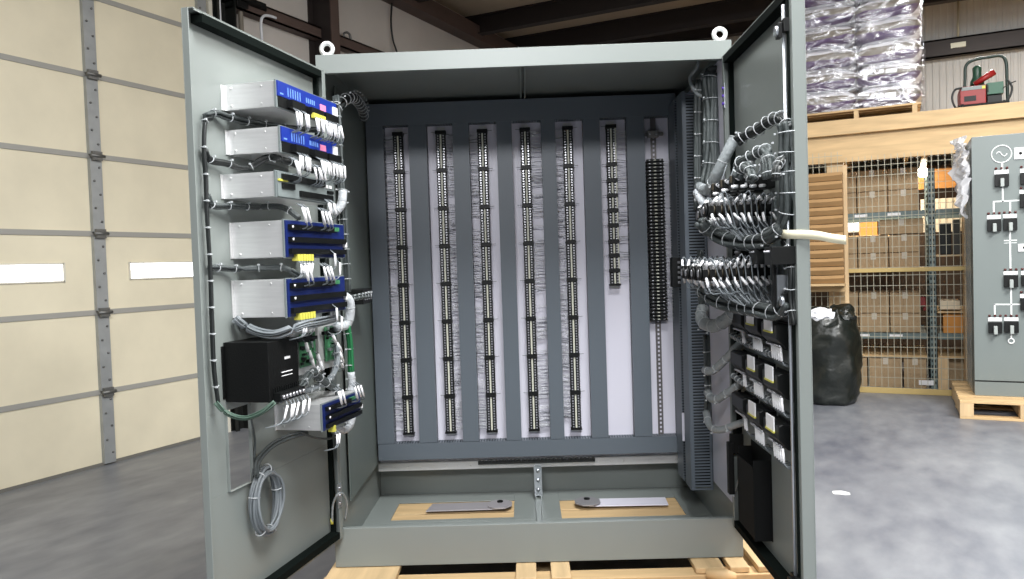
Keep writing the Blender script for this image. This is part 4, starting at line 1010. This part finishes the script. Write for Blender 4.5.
def filmmat():
    m = bpy.data.materials.new('clear stretch film'); m.use_nodes = True; nt = m.node_tree; nt.nodes.clear()
    g = nt.nodes.new('ShaderNodeBsdfGlossy'); g.inputs['Roughness'].default_value = .22; g.inputs['Color'].default_value = (.95, .95, 1, 1)
    tt = nt.nodes.new('ShaderNodeBsdfTransparent'); mx = nt.nodes.new('ShaderNodeMixShader'); o = nt.nodes.new('ShaderNodeOutputMaterial')
    n = nt.nodes.new('ShaderNodeTexNoise'); n.inputs['Scale'].default_value = 7; n.inputs['Distortion'].default_value = 2.5; n.inputs['Detail'].default_value = 4
    tc = nt.nodes.new('ShaderNodeTexCoord'); mp = nt.nodes.new('ShaderNodeMapping'); mp.inputs['Scale'].default_value = (.5, .5, 1.5); mp.inputs['Rotation'].default_value = (0, .18, 0); nt.links.new(tc.outputs['Object'], mp.inputs['Vector']); nt.links.new(mp.outputs['Vector'], n.inputs['Vector'])
    r = nt.nodes.new('ShaderNodeMapRange'); r.inputs['From Min'].default_value = .42; r.inputs['From Max'].default_value = .62; r.inputs['To Min'].default_value = .05; r.inputs['To Max'].default_value = .5
    nt.links.new(n.outputs['Fac'], r.inputs['Value']); nt.links.new(r.outputs[0], mx.inputs[0])
    bp_ = nt.nodes.new('ShaderNodeBump'); bp_.inputs['Strength'].default_value = .9; bp_.inputs['Distance'].default_value = .03; nt.links.new(n.outputs['Fac'], bp_.inputs['Height']); nt.links.new(bp_.outputs[0], g.inputs['Normal'])
    nt.links.new(tt.outputs[0], mx.inputs[1]); nt.links.new(g.outputs[0], mx.inputs[2]); nt.links.new(mx.outputs[0], o.inputs[0]); return m
FILM = filmmat()
film.build('stretch_film', FILM, None, 'clear stretch film wound around the sacks on the mezzanine', 'plastic film')
# ---------------------------------------------------------------- welder on its cart
WY = 5.3
wc = thing('welding_cart', 'dark tubular cart handle and frame carrying the red welder', 'cart', T(0, WY, ZD))
q = MB(); hp = [Vector((W(x, y, 1, WY+.1).x, .1, W(x, y, 1, WY+.1).z-ZD)) for x, y in ((964, 108), (965, 80), (966, 66), (974, 60), (990, 57), (1001, 56), (1006, 62), (1007, 80), (1008, 104))]
hp[0].z = .01; hp[-1].z = .01
q.tube(spline(hp, 6), .013, 8); q.build('handle', mat('dark green tube', (22, 44, 36), .4), wc)
xa, xb = W(958, 108, 1, WY).x, W(1008, 105, 1, WY).x
q = MB(); q.box(xa, xb, -.05, .35, .03, .045); q.build('tray', BLACKM, wc)
for x in (xa+.03, xb-.03):
    for y in (-.02, .32):
        q = MB(); q.cyl((x-.012, y, .029), (x+.012, y, .029), .028, 14); q.build('wheel', BLACK, wc)
wx0, wx1 = W(960, 100, 1, WY).x, W(986, 100, 1, WY).x; wz1 = W(970, 86, 1, WY).z-ZD
wd = thing('welder', 'red box welder sitting on the cart at the mezzanine edge', 'welder', T(wx0, WY-.02, ZD+.046))
q = MB(); q.box(0, wx1-wx0, 0, .34, 0, wz1-.05); q.build('case', RED, wd, bevel=.006)
q = MB(); q.m = 0; q.box(.01, wx1-wx0-.01, -.004, 0, wz1-.085, wz1-.055); q.m = 1; q.box(.03, .12, -.003, 0, .03, .075); q.m = 2; q.box(wx1-wx0-.03, wx1-wx0-.005, -.006, 0, wz1-.085, wz1-.06)
q.build('control_panel', [GREYF, BLACK, YEL], wd)
m = MB(); cx = W(976, 80, 1, WY+.22).x; m.cyl((cx, WY+.22, ZD+wz1+.0), (cx, WY+.22, ZD+wz1+.01), .05, 12)
m = MB(); zc0 = ZD+wz1; GN = mat('dark green enamel', (26, 62, 44), .4)
m.tube([(cx, WY+.12, zc0), (cx, WY+.12, zc0+.06), (cx, WY+.12, zc0+.09), (cx, WY+.12, zc0+.12), (cx, WY+.12, zc0+.17), (cx, WY+.12, zc0+.19)], [.055, .052, .035, .033, .036, .02], 14)
m.build('welding_helmet', GN, None, 'dark green bottle-shaped cover on top of the red welder', 'cover')
m = MB(); a = Vector((wx1-.08, WY+.06, zc0+.02)); b1 = a+Vector((.15, 0, .09)); m.tube([a, b1], [.022, .03], 8); m.build('red_torch', RED, None, 'red torch lying slanted on top of the welder', 'torch')
gx0 = wx1+.01; q = MB(); q.box(0, xb-gx0-.03, 0, .25, 0, .10); q.m = 1; q.box(-.0, .01, -.003, 0, .02, .08)
q.build('green_toolbox', [mat('green enamel', (24, 84, 60), .4), BLACK], None, 'green metal toolbox beside the red welder', 'toolbox', M=T(gx0, WY, ZD+wz1-.09), bevel=.004)
q = MB(); q.box(0, xb-gx0-.04, .02, .25, 0, wz1-.14); q.build('black_case', BLACK, None, 'black case under the green toolbox on the cart', 'case', M=T(gx0, WY, ZD+.046), bevel=.004)
def hose(pts, lab, m=CABLEB, r=.009): MB().tube(spline([Vector((W(x, y, 1, yy).x, yy, max(W(x, y, 1, yy).z, ZD+.01))) for x, y, yy in pts], 6), r, 6).build('hose', m, None, lab, 'hose')
hose([(962, 88, 5.26), (955, 90, 5.26), (952, 98, 5.25), (955, 107, 5.25), (959, 108, 5.26)], 'black hose looped at the left of the red welder')
hose([(1008, 80, 5.3), (1012, 88, 5.28), (1009, 98, 5.26), (1002, 103, 5.26)], 'black hose hanging from the right of the cart handle')
hose([(1003, 88, 5.28), (1009, 84, 5.28), (1016, 81, 5.28)], 'thin dark rod sticking out right of the toolbox', r=.005)
# ---------------------------------------------------------------- control cabinet at right
CYF = 4.28; cx0 = W(973, 260, 1, CYF).x; cz0 = PH; cz1 = W(973, 137, 1, CYF).z
pl2 = thing('wooden_pallet', 'pale pallet on the floor under the grey switch cabinet', 'pallet', T(1.62, 4.02, 0))
for k in range(5): MB().box(0, 1.7, k*.21, k*.21+.15, .118, .138).build('deck_board', PINE, pl2, bevel=.002)
for y in (0, .42, .85): MB().box(0, 1.7, y, y+.1, .0, .018).build('bottom_board', PINE, pl2, bevel=.002)
for x in (0, .38, .80, 1.25, 1.6): MB().box(x, x+.09, 0, .95, .0185, .1175).build('stringer', PINEZ, pl2, bevel=.002)
cc = thing('control_cabinet', 'grey switch cabinet with a white wiring diagram standing on a pallet', 'cabinet', T(cx0, CYF, cz0))
hh = cz1-cz0; P2 = mat('grey switchgear paint', (114, 122, 121), .45, var=.02)
m = MB(); m.box(0, 1.4, 0, .68, .0, hh); o = m.build('body', P2, cc, bevel=.006)
zs_ = W(1000, 381.5, 1, CYF).z-cz0
m = MB(); m.box(0, 1.4, -.004, 0, zs_+.005, hh-.004); m.build('front_panel', P2, cc, bevel=.0015)
m = MB(); m.box(0, 1.4, -.0045, 0, zs_-.004, zs_+.004); m.build('seam', BLACK, cc)
m = MB(); m.box(0, 1.4, -.004, 0, 0, zs_-.005); m.build('base_panel', P2, cc)
def CC(x, y): p = W(x, y, 1, CYF-.005); return p.x-cx0, p.z-cz0
dg = MB()
def ln2(x0, y0, x1, y1, w=.010):
    (a, c), (e, g_) = CC(x0, y0), CC(x1, y1)
    if abs(x0-x1) < abs(y0-y1): m_ = (a+e)/2; dg.box(m_-w/2, m_+w/2, -.006, -.0042, min(c, g_), max(c, g_))
    else: m_ = (c+g_)/2; dg.box(min(a, e), max(a, e), -.006, -.0042, m_-w/2, m_+w/2)
a, c = CC(1001.5, 154); dg.ring((a, -.005, c), (0, 1, 0), .064, .0045, 28, 4)
dg.tube([(a-.035+.07*t_/12, -.0055, c+.018*math.sin(2*math.pi*t_/12)) for t_ in range(13)], .004, 4)
ln2(1002, 163, 1002.5, 171); ln2(1002.5, 186, 1003, 202); ln2(993, 201.5, 1075, 201.5-4); ln2(993.5, 202, 994, 216); ln2(1010, 201, 1010.5, 214)
ln2(1010, 229, 1010.5, 271); ln2(1004, 240.5, 1017, 240.3, .008); ln2(1004, 243, 1017, 242.8, .004); ln2(1011, 286, 1011.5, 316); ln2(994, 304.5, 1075, 304); ln2(994.5, 304, 995, 317); ln2(1011, 332, 1011.5, 338)
a, c = CC(1011.2, 341); dg.ring((a, -.005, c), (0, 1, 0), .018, .006, 18, 4)
dg.build('wiring_diagram', mat('white diagram tape', (235, 238, 238), .5), cc, 'white line diagram')
def csw(x0, x1, yp, yb, ye, part=False):
    (a, c), (e, g_) = CC(x0, yp), CC(x1, ye); _, zb_ = CC(x0, yb)
    m = MB(); m.box(a, e, -.03, -.0042, g_, zb_-.003); s_ = m.build('selector_switch', BLACK, cc, bevel=.002)
    q = MB(); q.box(a, e, -.008, -.0042, zb_+.002, c); q.build('name_plate', LABEL, s_)
    q = MB(); mid = (a+e)/2; q.box(mid-.012, mid+.012, -.06, -.03, (g_+zb_)/2-.05, (g_+zb_)/2+.012, None); q.build('handle', mat('grey handle', (160, 166, 164), .4), s_, bevel=.003)
    q = MB(); q.m = 0
    for k in (-.035, 0, .035): q.cyl((mid+k, -.012, c+.014), (mid+k, -.0042, c+.014), .009, 8)
    q.build('indicator_lights', mat('dark red lens', (80, 30, 28), .3), s_)
for s_ in ((994.3, 1008.8, 170.6, 174.6, 186), (987, 1001, 215.5, 219.5, 231), (1003, 1017, 214.5, 218.5, 230), (1003.5, 1018, 271.5, 275, 287), (988, 1002, 317.5, 321.5, 333), (1004, 1018.5, 317.5, 321, 332.5),
           (1020, 1034, 169, 173, 184), (1019.5, 1034, 190, 194, 207), (1021, 1035, 271, 275, 286), (1020, 1034, 294, 298, 310)): csw(*s_)
for (x0, x1, y0, y1) in ((1014, 1032, 148, 158), (1018, 1034, 244, 251)):
    (a, c), (e, g_) = CC(x0, y0), CC(x1, y1); m = MB(); m.m = 0; m.box(a, e, -.012, -.0042, g_, c); m.m = 1
    for k in range(3): m.cyl((a+.04+.035*k, -.016, (c+g_)/2), (a+.04+.035*k, -.012, (c+g_)/2), .011, 8)
    m.build('name_plate', [LABEL, BLACK], cc)
# plastic film bunched over the corner
def film_sheet():
    m = MB(); NU, NV = 26, 30; vs = []
    for j in range(NV+1):
        v = j/NV
        for i in range(NU+1):
            u = i/NU
            # runs over the top left edge and hangs down the left side
            wdt = .10+.05*math.sin(v*5)
            x = -.012-.055*math.sin(math.pi*u)*(1-.5*v)-.02
            y = .0+u*.6; z = hh+.015-v*(.48+.15*math.sin(u*7))
            n1 = noise.noise(Vector((u*6, v*9, 1)))*.05+noise.noise(Vector((u*14, v*18, 4)))*.028
            vs.append((x+n1*1.2-.02*math.sin(v*9+u*5), y+n1*.5-.012, z+n1*.3))
    m.add(vs, [(j*(NU+1)+i, j*(NU+1)+i+1, (j+1)*(NU+1)+i+1, (j+1)*(NU+1)+i) for j in range(NV) for i in range(NU)], False)
    return m
fs_ = film_sheet()
PF = mat('milky plastic film', (245, 245, 248), .25, alpha=.62, bump=.6, bscale=25)
o = fs_.build('plastic_wrap', PF, None, 'crumpled clear plastic wrap over the left top of the switch cabinet', 'plastic film', M=T(cx0, CYF, cz0))
sl = o.modifiers.new('t', 'SOLIDIFY'); sl.thickness = .002
m = MB(); N = 24; vs = []
for j in range(N+1):
    for i in range(10):
        u = i/9; v = j/N; vs.append((-.012-.012*abs(noise.noise(Vector((u*4, v*8, 2)))), u*.66, .02+v*(hh-.1)))
m.add(vs, [(j*10+i, j*10+i+1, j*10+11+i, j*10+10+i) for j in range(N) for i in range(9)], True)
m.build('side_film', mat('thin plastic film', (225, 230, 234), .25, alpha=.35), None, 'thin plastic film covering the left side of the switch cabinet', 'plastic film', M=T(cx0, CYF, cz0))
pf = W(841, 493, 2, .0)
m = MB(); rr = random.Random(4); m.prism([(pf.x+.055*math.cos(i*.52)*rr.uniform(.7, 1.1), pf.y+.04*math.sin(i*.52)*rr.uniform(.7, 1.1)) for i in range(12)], .0005, .0015, 'z')  # thin pale patch standing for a white smudge on the concrete
fixn(m.build('floor_smudge', mat('dusty white paper', (206, 206, 204), .8), None, 'small white smudge on the bare floor right of the open cabinet', 'smudge'))
# ================================================================== light
def area(loc, rot, sx, sy, power, col=(1, 1, 1), name='unseen_light'):
    l = bpy.data.lights.new(name, 'AREA'); l.shape = 'RECTANGLE'; l.size = sx; l.size_y = sy; l.energy = power; l.color = col
    o = bpy.data.objects.new(name, l); COL.objects.link(o); o.location = loc; o.rotation_euler = rot; return o
area((1.4, -1.45, 4.28), (0, 0, 0), 1.4, 1.6, 300, (.97, .99, 1))
area((2.2, -5.4, 3.5), (math.radians(25), 0, 0), 2.0, .8, 250, (.97, .98, 1))  # unseen lamp added, hung low so light reaches the enclosure's back panel
area((3.6, 1.0, 4.05), (0, 0, 0), 1.6, 1.6, 440, (1, 1, .98))
area((-1.5, .3, 4.0), (0, math.radians(-48), 0), 1.2, 2.2, 82, (.98, .99, 1))  # unseen lamp added, tilted to wash the overhead door rather than the floor
area((2.2, 3.3, 4.05), (0, 0, 0), 1.6, .5, 60, (1, .99, .97))
area((2.5, 6.8, 4.05), (0, 0, 0), 1.6, .4, 80, (1, .99, .97))
area((1.0, 6.1, 2.2), (0, 0, 0), 1.2, .4, 42, (1, .9, .75), 'store_light')
wd_ = bpy.data.worlds.new('World'); sc.world = wd_; wd_.use_nodes = True
wd_.node_tree.nodes['Background'].inputs[0].default_value = (.9, .95, 1, 1); wd_.node_tree.nodes['Background'].inputs[1].default_value = .10
# ================================================================== camera
cam = bpy.data.cameras.new('camera'); co = bpy.data.objects.new('camera', cam); COL.objects.link(co)
cam.sensor_fit = 'HORIZONTAL'; cam.sensor_width = 36; cam.lens = F/1024*36; cam.clip_start = .05
M = Matrix.Identity(4)
for i in range(3): M[i][0] = AW[0][i]; M[i][1] = AW[1][i]; M[i][2] = -AW[2][i]; M[i][3] = CW[i]
co.matrix_world = M; sc.camera = co
sc.view_settings.view_transform = 'Standard'; sc.view_settings.look = 'None'; sc.view_settings.gamma = 1; sc.view_settings.exposure = 0.0
sc.view_settings.use_curve_mapping = False
